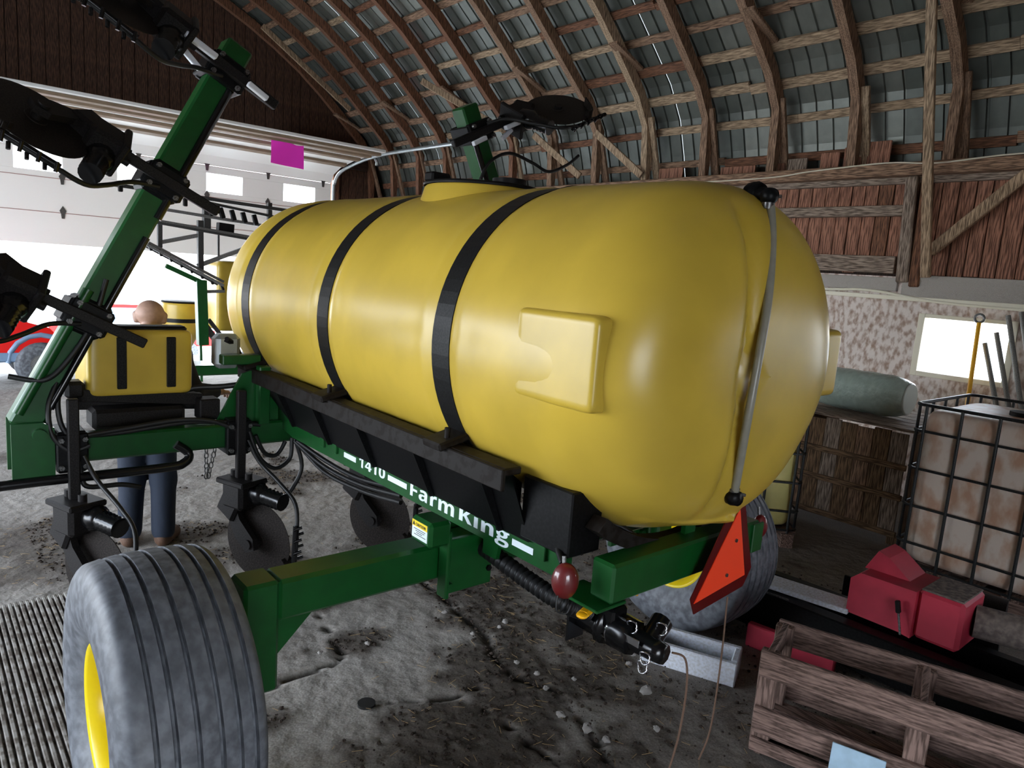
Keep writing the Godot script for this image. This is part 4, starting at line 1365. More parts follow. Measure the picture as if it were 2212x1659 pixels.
func build_right_side():
	mat("cage", Color(.24, .25, .26), .4, T.fine, V(5, 5, 5), .5)
	mat("bottle_white", Color(.86, .80, .75), .45, T.tint, V(.9, .5, .9))
	mat("bottle_yellow", Color(.86, .82, .52), .5, T.soft, V(1, 1, 1))
	mat("wrap", Color(.74, .82, .78), .16, T.soft, V(3, 3, 3), 0.0, T.rough, .6)
	mat("wrap_end", Color(.86, .90, .88), .3)
	mat("red_paint", Color(.72, .18, .27), .6, T.soft, V(1.1, 1.1, 1.1))
	mat("dusty_grey", Color(.50, .45, .42), .9, T.scuff, V(2, 2, 2))
	mat("white_paint", Color(.82, .84, .88), .7, T.tint2, V(2, 2, 2))
	mat("grey_pipe", Color(.60, .60, .58), .5, T.fine, V(5, 5, 5), .3)
	mat("blue_board", Color(.70, .82, .90), .5, T.soft, V(3, 3, 3))
	tote("white caged tote with a rust-stained bottle beside the window", M.bottle_white, V(5.55, 0, -1.93), 0.0, 1.15, 1.05, 1.33)
	var y := tote("yellowish caged tote standing behind the tail of the big yellow tank", M.bottle_yellow, V(5.42, 0, -2.62), deg_to_rad(133.0), 1.0, 1.0, 1.22)
	y.position = V(5.42, 0, -2.62)
	# slatted bin with a wrapped roll on it
	var mb: MB
	var bin := thing("wooden_bin", "brown plank bin with two cross battens under the wrapped roll", "bin", V(6.3, 0, -2.7))
	for k in 8:
		mb = MB.new(); mb.box(V(6.315, .52, -3.27 + k * .141), V(.025, .90 - .02 * (k % 3), .136), Basis(), .003); put(mb, "plank", [M.bin_y, M.wood_y, M.bin_y, M.wood_grey_y][k % 4], bin)
	for k in 8:
		mb = MB.new(); mb.box(V(6.40 + k * .14, .52, -2.18), V(.136, .92, .025), Basis(), .003); put(mb, "plank", M.bin_y, bin)
	for k in 8:
		mb = MB.new(); mb.box(V(6.40 + k * .14, .52, -3.32), V(.136, .92, .025), Basis(), .003); put(mb, "plank", M.bin_y, bin)
	for h in [.42, .68, .10]:
		mb = MB.new(); mb.box(V(6.29, h, -2.76), V(.03, .05, 1.14), Basis(), .004); put(mb, "batten", M.bin_z, bin)
	for k in 6:
		mb = MB.new(); mb.box(V(6.40 + k * .19, .99, -2.75), V(.17, .025, 1.2), Basis(), .003); put(mb, "lid_board", M.wood_grey_z, bin)
	for q in [V(6.35, .03, -2.22), V(6.35, .03, -3.27), V(7.4, .03, -2.22), V(7.4, .03, -3.27)]:
		mb = MB.new(); mb.box(q + V(0, .005, 0), V(.09, .07, .09), Basis(), .004); put(mb, "foot", M.bin_y, bin)
	var roll := thing("wrapped_roll", "pale green plastic-wrapped roll lying on the plank bin", "roll", V(6.75, 1.0, -2.8))
	mb = MB.new()
	var rows := []
	for i in 15:
		var t := i / 14.0
		var row := PackedVector3Array()
		var rr := .19 * (1.0 - .25 * pow(absf(t * 2 - 1), 6))
		for j in 28:
			var a := TAU * j / 28
			row.append(V(6.75 + rr * cos(a) * 1.1 * (1 + .03 * sin(j * 3.0 + i)), maxf(1.20 + rr * sin(a) * (1 + .02 * sin(j * 5.0 + i * 2)), 1.006), lerpf(-3.25, -2.42, t)))
		rows.append(row)
	mb.grid(rows)
	put(mb, "wrap", M.wrap, roll)
	mb = MB.new()
	mb.lathe([Vector2(-.012, .001), Vector2(-.012, .13), Vector2(0, .145), Vector2(.012, .13), Vector2(.012, .001)], Transform3D(Basis(), V(6.75, 1.20, -2.415)), 28, 1.1, 1.0)
	put(mb, "end_face", M.wrap_end, roll)
	# tools and pipes leaning by the window
	var tl := thing("hand_tool", "yellow-handled tool with a ring end leaning before the window", "tool", V(7.6, 0, -2.2))
	mb = MB.new(); mb.tube([V(7.86, 1.90, -2.31), V(7.70, 1.05, -2.24), V(7.58, .02, -2.15)], .02, 8); put(mb, "handle", M.handle_yellow, tl)
	mb = MB.new()
	var ring := []
	for k in 17: ring.append(V(7.87, 1.94 + .04 * sin(TAU * k / 16), -2.315 + .04 * cos(TAU * k / 16)))
	mb.tube(ring, .012, 6); put(mb, "ring_grip", M.steel, tl)
	for q in [[1.71, -2.25, .45], [1.82, -2.17, .45], [1.99, -2.10, .45], [2.03, -2.0, .45], [1.95, -1.88, .45], [2.0, -1.79, .45]]:
		var pp := MB.new()
		var top := V(7.92, q[0], q[1])
		pp.tube([top, V(7.92 - .25, .02, q[1] + .62)], .022, 8)
		solo(pp, "pipe", M.grey_pipe, "grey metal pipe leaning on the wall across the window", "pipe", "pipes leaning by the window")
	# slatted crate in the foreground
	var O := V(2.80, 0, -1.43)
	var u := V(.30, 0, .954)
	var v := V(.954, 0, -.30)
	var cb := Basis(v, Vector3.UP, u)
	var cr := thing("slatted_crate", "long weathered wooden crate with gapped slats and open top", "crate", O)
	var L := 1.75
	var D := .36
	for side in [0.0, D]:
		for h in [[.445, .12], [.18, .12], [.06, .06]]:
			mb = MB.new(); mb.box(O + v * side + u * (L / 2) + V(0, h[0], 0), V(.025, h[1], L), cb, .004)
			var o := put(mb, "slat", M.crate_z, cr)
	for uu in [.035, .62, 1.2, 1.70]:
		for side in [.035, D - .035]:
			mb = MB.new(); mb.box(O + v * side + u * uu + V(0, .26, 0), V(.045, .47, .08), cb, .004); put(mb, "post", M.crate_y, cr)
		mb = MB.new(); mb.box(O + v * (D / 2) + u * uu + V(0, .455, 0), V(D - .03, .09, .028), cb, .004); put(mb, "end_slat", M.crate_x, cr)
		mb = MB.new(); mb.box(O + v * (D / 2) + u * uu + V(0, .05, 0), V(D - .03, .09, .028), cb, .004); put(mb, "end_slat", M.crate_x, cr)
	for k in 3:
		mb = MB.new(); mb.box(O + v * (.07 + k * .11) + u * (L / 2) + V(0, .10, 0), V(.085, .018, L), cb, .003); put(mb, "floor_slat", M.crate_z, cr)
	mb = MB.new()
	mb.box(O - v * .075 + u * .43 + V(0, .125, 0), V(.012, .22, .20), cb * Basis(Vector3.BACK, -.3), .002)
	solo(mb, "painted_board", M.blue_board, "pale blue board leaning on the slatted crate", "board")
	mb = MB.new()
	mb.box(O - v * .17 + u * .22 + V(0, .03, 0), V(.10, .022, .28), cb * Basis(Vector3.UP, .5), .002)
	solo(mb, "scrap_board", M.crate_z, "dusty dark board scrap on the floor by the crate", "board")
	# hollow white form on the floor
	var fo := V(3.20, 0, -2.03)
	var fb := Basis(Vector3.UP, deg_to_rad(24.0))
	var form := thing("hollow_form", "white painted hollow wooden form lying on the dirty floor", "form", fo)
	for q in [[V(-.095, .07, 0), V(.035, .13, .50)], [V(.095, .07, 0), V(.035, .13, .50)], [V(0, .07, .232), V(.155, .13, .035)], [V(0, .07, -.232), V(.155, .13, .035)]]:
		mb = MB.new(); mb.box(fo + fb * q[0], q[1], fb, .006); put(mb, "side", M.white_paint, form)
	mb = MB.new(); mb.box(fo + fb * V(0, .02, 0), V(.155, .03, .43), fb, .002); put(mb, "bottom", M.dusty_grey, form)
	# black steel frame with the red gearbox
	var bf := thing("steel_frame", "black steel implement frame lying behind the slatted crate", "frame", V(4.0, 0, -1.4))
	for q in [[V(3.86, .16, -2.35), V(4.02, .16, .4), .10, .24], [V(4.28, .14, -2.2), V(4.44, .14, .4), .08, .2]]:
		mb = MB.new(); mb.beam(q[0], q[1], q[2], q[3], Vector3.UP, .008); put(mb, "rail", M.black, bf)
	for z in [-1.9, -.6]:
		mb = MB.new(); mb.beam(V(3.9, .14, z), V(4.4, .14, z + .03), .07, .12, Vector3.UP, .006); put(mb, "crossmember", M.black, bf)
	mb = MB.new(); mb.beam(V(3.80, .285, -2.33), V(3.855, .285, -1.85), .012, .012); put(mb, "bare_edge", M.steel, bf)
	mb = MB.new(); mb.beam(V(3.925, .30, -2.30), V(4.06, .30, -1.58), .17, .03, Vector3.UP, .004)
	solo(mb, "white_plank", M.white_paint, "dirty white plank lying on the black steel frame", "plank")
	mb = MB.new(); mb.beam(V(3.68, .075, -1.98), V(3.76, .075, -1.5), .05, .14, Vector3.UP, .006)
	solo(mb, "red_channel", M.red_paint, "short faded red steel bar between white form and black frame", "steel bar")
	mb = MB.new(); mb.box(V(4.62, .13, -1.72), V(.02, .26, .3), Basis(), .004); mb.box(V(4.66, .015, -1.72), V(.2, .02, .3), Basis(), .004)
	solo(mb, "black_plate", M.black, "upright black steel plate behind the red gearbox", "plate")
	var gx := thing("red_gearbox", "dusty faded red gearbox housing on the black steel frame", "gearbox", V(4.15, .28, -1.28))
	mb = MB.new()
	mb.prism(PackedVector2Array([Vector2(-1.58, .30), Vector2(-1.58, .50), Vector2(-1.53, .545), Vector2(-1.24, .55), Vector2(-1.24, .29), Vector2(-1.3, .30)]), .34, Transform3D(Basis(V(0, 0, 1), V(0, 1, 0), V(-1, 0, 0)), V(4.16, 0, 0)))
	put(mb, "housing", M.red_paint, gx)
	mb = MB.new()
	mb.box(V(4.17, .43, -1.13), V(.32, .27, .22), Basis(), .02)
	put(mb, "side_housing", M.red_paint, gx)
	mb = MB.new(); mb.prism(PackedVector2Array([Vector2(-1.56, .54), Vector2(-1.50, .66), Vector2(-1.44, .64), Vector2(-1.32, .55)]), .22, Transform3D(Basis(V(0, 0, 1), V(0, 1, 0), V(-1, 0, 0)), V(4.22, 0, 0)))
	put(mb, "hood", M.red_paint, gx)
	mb = MB.new(); mb.beam(V(3.94, .31, -1.27), V(3.95, .43, -1.30), .012, .012); put(mb, "lever", M.steel, gx)
	mb = MB.new(); mb.beam(V(3.95, .42, -1.298), V(3.95, .485, -1.312), .026, .022); put(mb, "lever_grip", M.lid_black, gx)
	mb = MB.new(); mb.box(V(4.17, .565, -1.13), V(.30, .010, .20), Basis(), .004); put(mb, "dust_layer", M.dusty_grey, gx)
	mb = MB.new(); mb.cyl(V(4.2, .43, -1.02), V(4.32, .43, -.62), .085, 20); put(mb, "shaft_tube", M.dusty_grey, gx)
	mb = MB.new(); mb.cyl(V(4.27, .43, -.765), V(4.31, .43, -.64), .09, 20); put(mb, "white_wrap", M.white_paint, gx)
	var ar := thing("engine_lump", "rusty brown motor lump behind the red gearbox", "motor", V(4.6, 0, -1.1))
	mb = MB.new(); mb.cyl(V(4.56, .30, -1.32), V(4.62, .30, -.98), .15, 16); put(mb, "casing", M.cast, ar)
	mb = MB.new(); mb.box(V(4.58, .10, -1.15), V(.24, .2, .3), Basis(), .01); put(mb, "base", M.cast, ar)

# ---------------------------------------------------------------- things towards the overhead door
func bar(parent: Node3D, called: String, m: Material, u0, v0, u1, v1, z: float, w: float, z2 := 99.0):
	var mb := MB.new()
	mb.beam(at_z(u0, v0, z), at_z(u1, v1, z if z2 > 50 else z2), w, w, Vector3.UP, .004)
	put(mb, called, m, parent)

func build_background():
	mat("boom", Color(.34, .34, .34), .45, T.fine, V(4, 4, 4), .4)
	mat("boom_light", Color(.62, .62, .62), .4, T.fine, V(4, 4, 4), .5)
	mat("utv_red", Color(.85, .06, .04), .3)
	mat("utv_blue", Color(.45, .55, .66), .35)
	mat("skin", Color(.68, .54, .47), .55, T.soft, V(6, 6, 6))
	mat("jeans", Color(.16, .20, .27), .9, T.fine, V(12, 12, 12))
	mat("shirt", Color(.12, .13, .16), .9, T.fine, V(12, 12, 12))
	mat("boots", Color(.42, .30, .22), .8, T.fine, V(8, 8, 8))
	var Z := -10.0
	var s := thing("field_sprayer", "green sprayer with folded grey booms near the overhead door", "sprayer", V(3.1, 0, Z))
	bar(s, "mast_post", M.green, 433, 605, 438, 745, Z, .13)
	bar(s, "mast_post", M.boom, 432, 476, 433, 590, Z, .07)
	bar(s, "mast_post", M.boom, 345, 483, 345, 535, Z, .055)
	bar(s, "mast_post", M.boom, 446, 440, 446, 494, Z, .09)
	bar(s, "mast_post", M.boom, 582, 438, 582, 482, Z, .06)
	bar(s, "green_arm", M.green, 358, 574, 436, 610, Z, .06)
	bar(s, "boom_tube", M.boom_light, 288, 507, 483, 609, Z + .15, .035)
	bar(s, "boom_tube", M.boom_light, 288, 513, 483, 617, Z + .25, .035)
	bar(s, "boom_tube", M.boom, 288, 518, 470, 615, Z + .15, .025)
	bar(s, "boom_tube", M.boom_light, 300, 470, 538, 512, Z + .1, .04)
	bar(s, "boom_tube", M.boom, 300, 474, 538, 517, Z + .2, .03)
	bar(s, "boom_tube", M.boom, 240, 398, 640, 458, Z + .1, .045)
	bar(s, "boom_tube", M.boom, 440, 436, 600, 470, Z + .1, .035)
	bar(s, "boom_tube", M.boom_light, 340, 450, 590, 491, Z + .1, .04)
	bar(s, "boom_brace", M.boom_light, 343, 524, 430, 508, Z, .05)
	bar(s, "boom_brace", M.boom_light, 425, 575, 530, 536, Z, .055)
	bar(s, "boom_brace", M.boom_light, 440, 630, 485, 629, Z, .04)
	bar(s, "lift_strut", M.boom, 440, 700, 500, 780, Z, .08)
	bar(s, "lift_strut", M.boom, 450, 690, 510, 765, Z, .05)
	bar(s, "hanger", M.boom, 472, 500, 472, 560, Z, .025)
	bar(s, "control_box", M.lid_black, 470, 490, 503, 495, Z, .12)
	for k in 9:
		var mb := MB.new()
		var t := k / 8.0
		var c := at_z(lerpf(300, 478, t), lerpf(518, 616, t), Z + .2)
		mb.box(c + V(0, -.02, .03), V(.03, .09, .04), Basis(Vector3.BACK, .4), .005)
		put(mb, "nozzle_body", M.lid_black, s)
	for k in 5:
		var mb := MB.new()
		var c := at_z(455 + k * 24, 450 + k * 5, Z + .2)
		mb.box(c + V(0, -.03, 0), V(.06, .14, .05), Basis(Vector3.BACK, .3), .008)
		put(mb, "nozzle_body", M.lid_black, s)
	for k in 4:
		var mb := MB.new()
		var c := at_z(260 + k * 70, 405 + k * 16, Z + .2)
		mb.box(c, V(.05, .1, .05), Basis(), .008)
		put(mb, "nozzle_body", M.lid_black, s)
	var mb := MB.new()
	var a := at_z(478, 640, Z - .4)
	rounded_boss(mb, a + V(.35, .0, -.3), V(.42, .50, .35), .05)
	put(mb, "spray_tank", M.tank_yellow, s)
	mb = MB.new(); mb.box(V(3.3, .42, Z - .2), V(1.6, .14, .5), Basis(), .02); put(mb, "chassis", M.green, s)
	for x in [2.75, 3.9]:
		mb = MB.new()
		mb.lathe([Vector2(-.1, .18), Vector2(-.11, .3), Vector2(-.09, .36), Vector2(0, .37), Vector2(.09, .36), Vector2(.11, .3), Vector2(.1, .18)], Transform3D(Basis(V(0, 0, -1), V(0, 1, 0), V(1, 0, 0)), V(x, .37, Z - .25)), 28)
		put(mb, "tire", M.rubber, s)
		mb = MB.new(); mb.cyl(V(x - .08, .37, Z - .25), V(x + .08, .37, Z - .25), .19, 20); put(mb, "rim", M.rim_yellow, s)
	# yellow cone tank
	var h := thing("cone_tank", "yellow cone-bottomed tank with black band beyond the standing man", "tank", V(3.26, 0, -11.6))
	var up := Basis(V(1, 0, 0), V(0, 0, -1), V(0, 1, 0))
	mb = MB.new(); mb.lathe([Vector2(.35, .05), Vector2(.75, .27), Vector2(.80, .29), Vector2(1.18, .29), Vector2(1.22, .27), Vector2(1.22, .27), Vector2(1.22, .001)], Transform3D(up, V(3.26, 0, -11.6)), 28); put(mb, "shell", M.tank_yellow, h)
	mb = MB.new(); mb.lathe([Vector2(.93, .294), Vector2(.99, .294)], Transform3D(up, V(3.26, 0, -11.6)), 28); put(mb, "band", M.strap, h)
	mb = MB.new(); mb.lathe([Vector2(1.22, .28), Vector2(1.245, .27), Vector2(1.25, .001)], Transform3D(up, V(3.26, 0, -11.6)), 28); put(mb, "lid", M.lid_black, h)
	for k in 4:
		var aa := TAU * k / 4 + .4
		mb = MB.new(); mb.beam(V(3.26 + .30 * cos(aa), 0, -11.6 + .30 * sin(aa)), V(3.26 + .28 * cos(aa), .8, -11.6 + .28 * sin(aa)), .035, .035); put(mb, "leg", M.green, h)
	# red side-by-side in the doorway
	var q := thing("utility_vehicle", "red utility vehicle with pale blue roll cage in the doorway", "vehicle", V(1.0, 0, -11.9))
	mb = MB.new()
	mb.prism(PackedVector2Array([Vector2(-1.2, .45), Vector2(-1.2, .85), Vector2(.1, .95), Vector2(.55, .82), Vector2(.72, .62), Vector2(.72, .45)]), 1.2, Transform3D(Basis(), V(1.0, 0, -12.2)))
	put(mb, "body", M.utv_red, q)
	mb = MB.new(); mb.box(V(.75, .42, -12.2), V(1.9, .14, 1.22), Basis(), .02); put(mb, "sill", M.utv_blue, q)
	for zz in [-11.64, -12.76]:
		for xx in [.05, 1.45]:
			mb = MB.new()
			mb.lathe([Vector2(-.1, .14), Vector2(-.11, .26), Vector2(-.08, .31), Vector2(.08, .31), Vector2(.11, .26), Vector2(.1, .14)], Transform3D(Basis(), V(xx, .31, zz)), 28)
			put(mb, "tire", M.rubber, q)
			mb = MB.new(); mb.cyl(V(xx, .31, zz - .09), V(xx, .31, zz + .09), .15, 18); put(mb, "wheel_hub", M.boom_light, q)
			mb = MB.new()
			var arc := []
			for k in 9: arc.append(V(xx + .38 * cos(PI * k / 8), .34 + .38 * sin(PI * k / 8), zz + .02))
			mb.tube(arc, .04, 6); put(mb, "fender", M.utv_blue, q)
	for zz in [-11.65, -12.75]:
		mb = MB.new(); mb.tube(curve([V(1.28, .88, zz), V(1.12, 1.35, zz), V(.95, 1.62, zz), V(.3, 1.64, zz), V(.1, 1.55, zz), V(.05, .9, zz)], 5), .035, 7); put(mb, "roll_bar", M.utv_blue, q)
	mb = MB.new(); mb.box(V(.6, 1.66, -12.2), V(.9, .04, 1.1), Basis(), .015); put(mb, "roof", M.utv_blue, q)
	mb = MB.new(); mb.box(V(.45, .95, -12.2), V(.4, .5, 1.0), Basis(), .06); put(mb, "seat", M.lid_black, q)
	# pickup on the lower yard
	var t := thing("pickup_truck", "red and white pickup parked on the bright yard outside", "truck", V(5.0, -1.7, -25.5))
	var tb := Transform3D(Basis(), V(5.4, -1.55, -25.5))
	mb = MB.new(); mb.prism(PackedVector2Array([Vector2(-2.5, .4), Vector2(-2.5, 1.05), Vector2(2.4, 1.0), Vector2(2.6, .9), Vector2(2.6, .4)]), 1.8, tb); put(mb, "body", M.utv_red, t)
	mb = MB.new(); mb.box(V(5.4, -.44, -25.5), V(5.1, .10, 1.84), Basis(), .03); put(mb, "trim", M.door_white, t)
	mb = MB.new(); mb.prism(PackedVector2Array([Vector2(-1.5, 1.1), Vector2(-1.2, 1.72), Vector2(.4, 1.72), Vector2(1.0, 1.1)]), 1.6, tb); put(mb, "cab", M.utv_red, t)
	mb = MB.new(); mb.prism(PackedVector2Array([Vector2(-1.32, 1.15), Vector2(-1.12, 1.62), Vector2(.35, 1.62), Vector2(.78, 1.15)]), 1.64, tb); put(mb, "windows", M.utv_blue, t)
	for xx in [-1.6, 1.7]:
		for zz in [-.8, .8]:
			mb = MB.new(); mb.cyl(V(5.4 + xx, -1.34, -25.5 + zz - .12), V(5.4 + xx, -1.34, -25.5 + zz + .12), .36, 20); put(mb, "tire", M.rubber, t)

# ---------------------------------------------------------------- the standing man
# distance field of tapered bones, joined smoothly and meshed as surface nets
func nets(mb: MB, bones: Array, cell: float, k: float):
	var lo := V(1e9, 1e9, 1e9)
	var hi := -lo
	for b in bones:
		var m: float = maxf(b[2], b[3]) + k + cell * 2
		for p in [b[0], b[1]]:
			lo = lo.min(p - V(m, m, m)); hi = hi.max(p + V(m, m, m))
	var n := Vector3i(((hi - lo) / cell).ceil()) + Vector3i.ONE
	var F := PackedFloat32Array()
	F.resize(n.x * n.y * n.z); F.fill(1.0)
	for b in bones:
		var m: float = maxf(b[2], b[3]) + k + cell * 2
		var l: Vector3 = (b[0] as Vector3).min(b[1]) - V(m, m, m)
		var h: Vector3 = (b[0] as Vector3).max(b[1]) + V(m, m, m)
		var i0 := Vector3i(((l - lo) / cell).floor()).clamp(Vector3i.ZERO, n - Vector3i.ONE)
		var i1 := Vector3i(((h - lo) / cell).ceil()).clamp(Vector3i.ZERO, n - Vector3i.ONE)
		var ab: Vector3 = b[1] - b[0]
		var d2 := maxf(ab.length_squared(), 1e-9)
		var sc: Vector3 = b[4] if b.size() > 4 else Vector3.ONE
		for x in range(i0.x, i1.x + 1):
			for y in range(i0.y, i1.y + 1):
				for z in range(i0.z, i1.z + 1):
					var p := lo + V(x, y, z) * cell
					var t := clampf((p - b[0]).dot(ab) / d2, 0, 1)
					var q: Vector3 = (p - b[0] - ab * t) / sc
					var d: float = q.length() - lerpf(b[2], b[3], t)
					var id := (x * n.y + y) * n.z + z
					var f := F[id]
					var hh := clampf(.5 + .5 * (f - d) / k, 0, 1)
					F[id] = lerpf(f, d, hh) - k * hh * (1 - hh)
	var vid := {}
	var P := PackedVector3Array()
	var C8 := []
	for i in 8: C8.append(Vector3i(i & 1, (i >> 1) & 1, (i >> 2) & 1))
	var at := func(x, y, z): return F[(x * n.y + y) * n.z + z]
	for x in n.x - 1:
		for y in n.y - 1:
			for z in n.z - 1:
				var base := (x * n.y + y) * n.z + z
				var v0 := F[base]
				if v0 > cell * 2.0 or v0 < -cell * 2.0: continue
				var inside := 0
				var val := []
				for c in C8:
					var f: float = F[((x + c.x) * n.y + y + c.y) * n.z + z + c.z]
					val.append(f)
					if f < 0: inside += 1
				if inside == 0 or inside == 8: continue
				var sum := Vector3.ZERO
				var cnt := 0
				for i in 8:
					for bit in 3:
						var j: int = i | (1 << bit)
						if j == i: continue
						if (val[i] < 0) != (val[j] < 0):
							var t: float = val[i] / (val[i] - val[j])
							sum += Vector3(C8[i]).lerp(Vector3(C8[j]), t); cnt += 1
				vid[base] = P.size()
				P.append(lo + (V(x, y, z) + sum / cnt) * cell)
	var N := PackedVector3Array()
	for p in P:
		var g := (p - lo) / cell
		var c := Vector3i(g).clamp(Vector3i.ONE, n - Vector3i(3, 3, 3))
		N.append(V(at.call(c.x + 1, c.y, c.z) - at.call(c.x - 1, c.y, c.z) + at.call(c.x + 2, c.y, c.z) - at.call(c.x, c.y, c.z), at.call(c.x, c.y + 1, c.z) - at.call(c.x, c.y - 1, c.z) + at.call(c.x, c.y + 2, c.z) - at.call(c.x, c.y, c.z), at.call(c.x, c.y, c.z + 1) - at.call(c.x, c.y, c.z - 1) + at.call(c.x, c.y, c.z + 2) - at.call(c.x, c.y, c.z)).normalized())
	var off := [n.y * n.z, n.z, 1]
	for key in vid:
		var z: int = key % n.z
		var y: int = (key / n.z) % n.y
		var x: int = key / (n.z * n.y)
		var f0 := F[key]
		for ax in 3:
			var u: int = (ax + 1) % 3
			var w: int = (ax + 2) % 3
			var co := [x, y, z]
			if co[u] == 0 or co[w] == 0: continue
			var f1 := F[key + off[ax]]
			if (f0 < 0) == (f1 < 0): continue
			var ks := [key, key - off[u], key - off[u] - off[w], key - off[w]]
			var ok := true
			for kk in ks:
				if not vid.has(kk): ok = false
			if not ok: continue
			var q := []
			for kk in ks: q.append(vid[kk])
			if f0 < 0: q.reverse()
			for i in [0, 1, 2, 0, 2, 3]:
				mb.st.set_normal(N[q[i]]); mb.st.add_vertex(P[q[i]])

func build_person():
	var at := V(1.235, 0, -5.16)
	var per := thing("person", "bald man in dark shirt and jeans bending over beside the saddle tank", "person", at)
	# local frame: f where he faces, r his right hand side
	var f := V(.42, 0, -.91).normalized()
	var r := f.cross(Vector3.UP).normalized()
	var L := func(right: float, h: float, fwd: float) -> Vector3: return at + r * right + V(0, h, 0) + f * fwd
	var hipL: Vector3 = L.call(-.085, .86, -.02); var hipR: Vector3 = L.call(.085, .86, -.02)
	var knL: Vector3 = L.call(-.10, .46, .03); var knR: Vector3 = L.call(.10, .46, .01)
	var anL: Vector3 = L.call(-.105, .09, -.03); var anR: Vector3 = L.call(.105, .09, -.03)
	var toL: Vector3 = L.call(-.13, .035, .14); var toR: Vector3 = L.call(.14, .035, .13)
	var pel: Vector3 = L.call(0, .90, -.02); var wai: Vector3 = L.call(0, 1.05, .0)
	var che: Vector3 = L.call(0, 1.24, .04); var nec: Vector3 = L.call(0, 1.40, .07)
	var hea: Vector3 = L.call(0, 1.56, .125)
	var shL: Vector3 = L.call(-.185, 1.33, .05); var shR: Vector3 = L.call(.185, 1.33, .05)
	var elL: Vector3 = L.call(-.27, 1.07, .08); var elR: Vector3 = L.call(.27, 1.06, .14)
	var wrL: Vector3 = L.call(-.20, 1.0, .32); var wrR: Vector3 = L.call(.40, 1.02, .36)
	var legs := [[hipL, knL, .088, .062], [knL, anL, .060, .045], [hipR, knR, .088, .062], [knR, anR, .060, .045], [hipL, hipR, .10, .10]]
	var trunk := [[pel, wai, .125, .12], [wai, che, .12, .135], [che, nec, .13, .07], [shL, shR, .075, .075]]
	var arms := [[shL, elL, .058, .046], [elL, wrL, .046, .032], [shR, elR, .058, .046], [elR, wrR, .046, .032]]
	var feet := [[anL, toL, .045, .04], [anR, toR, .045, .04]]
	var body := MB.new()
	nets(body, legs + trunk + arms + feet + [[nec, L.call(0, 1.47, .10), .058, .056]], .02, .035)
	# head on a finer grid
	var tilt := 0.35
	var hf := (f * cos(tilt) - Vector3.UP * sin(tilt)).normalized()
	var hu := r.cross(hf).normalized()
	if hu.y < 0: hu = -hu
	var H := func(a: float, b: float, c: float) -> Vector3: return hea + r * a + hu * b + hf * c
	nets(body, [[H.call(0, .03, -.02), H.call(0, .02, .02), .088, .082], [H.call(0, -.02, .03), H.call(0, -.09, .055), .066, .04],
		[H.call(0, .0, .085), H.call(0, -.035, .118), .012, .016], [H.call(-.03, .022, .088), H.call(.03, .022, .088), .018, .018],
		[H.call(-.022, -.065, .090), H.call(.022, -.065, .090), .012, .012], [H.call(-.085, -.02, -.005), H.call(-.09, .02, -.015), .018, .02, V(1, 1, 1)], [H.call(.085, -.02, -.005), H.call(.09, .02, -.015), .018, .02],
		[L.call(0, 1.42, .075), H.call(0, -.08, -.02), .056, .055]], .008, .02)
	# hands
	for hd in [[wrL, (wrL - elL).normalized(), -1.0], [wrR, (wrR - elR).normalized(), 1.0]]:
		var w: Vector3 = hd[0]
		var d: Vector3 = hd[1]
		var sx := d.cross(Vector3.UP).normalized()
		var dn := sx.cross(d).normalized()
		if dn.y > 0: dn = -dn
		var bones := [[w, w + d * .05, .024, .026], [w + d * .05 - sx * .025, w + d * .085 - sx * .028, .017, .014], [w + d * .05 + sx * .025, w + d * .085 + sx * .028, .017, .014]]
		for i in 4:
			var o: Vector3 = w + d * .085 + sx * (i - 1.5) * .021
			var ln: float = [.036, .042, .040, .030][i]
			bones.append([o, o + d * ln + dn * .008, .0095, .009])
			bones.append([o + d * ln + dn * .008, o + d * (ln + .012) + dn * (.008 + ln * .8), .009, .008])
		bones.append([w + d * .025 + sx * hd[2] * -.028, w + d * .065 + sx * hd[2] * -.052 + dn * .02, .012, .0095])
		nets(body, bones, .005, .008)
	put(body, "body", M.skin, per)
	var grow := func(bs: Array, g: float): return bs.map(func(b): return [b[0], b[1], b[2] + g, b[3] + g])
	var jb := MB.new()
	nets(jb, grow.call([[hipL, knL, .092, .072], [knL, anL + V(0, .02, 0), .070, .064], [hipR, knR, .092, .072], [knR, anR + V(0, .02, 0), .070, .064], [hipL, hipR, .105, .105], [pel, L.call(0, .96, -.01), .125, .125]], .012), .02, .03)
	put(jb, "jeans", M.jeans, per)
	var sb := MB.new()
	nets(sb, grow.call([[L.call(0, .95, -.01), wai, .13, .125], [wai, che, .125, .14], [che, L.call(0, 1.36, .06), .135, .085], [shL, shR, .078, .078], [shL, elL, .066, .055], [elL, elL.lerp(wrL, .85), .054, .042], [shR, elR, .066, .055], [elR, elR.lerp(wrR, .85), .054, .042]], .012), .02, .03)
	put(sb, "shirt", M.shirt, per)
	for b in [[anL, toL], [anR, toR]]:
		var bb := MB.new()
		var m: Vector3 = b[0]
		nets(bb, [[m + V(0, .05, 0), m - V(0, .03, 0), .058, .055], [m - V(0, .035, 0), b[1], .052, .048], [m - V(0, .04, 0) - f * .03, b[1] + f * .02, .046, .044]], .012, .02)
		put(bb, "boot", M.boots, per)
	var gl := MB.new()
	for sgn in [-1.0, 1.0]:
		gl.tube([H.call(sgn * .094, .022, -.02), H.call(sgn * .092, .024, .05), H.call(sgn * .062, .018, .105)], .004, 6)
		var rg := []
		for k in 13: rg.append(H.call(sgn * (.034 + .024 * cos(TAU * k / 12)), .012 + .02 * sin(TAU * k / 12), .112))
		gl.tube(rg, .003, 5)
	gl.tube([H.call(-.012, .016, .114), H.call(.012, .016, .114)], .003, 5)
	put(gl, "glasses", M.lid_black, per)

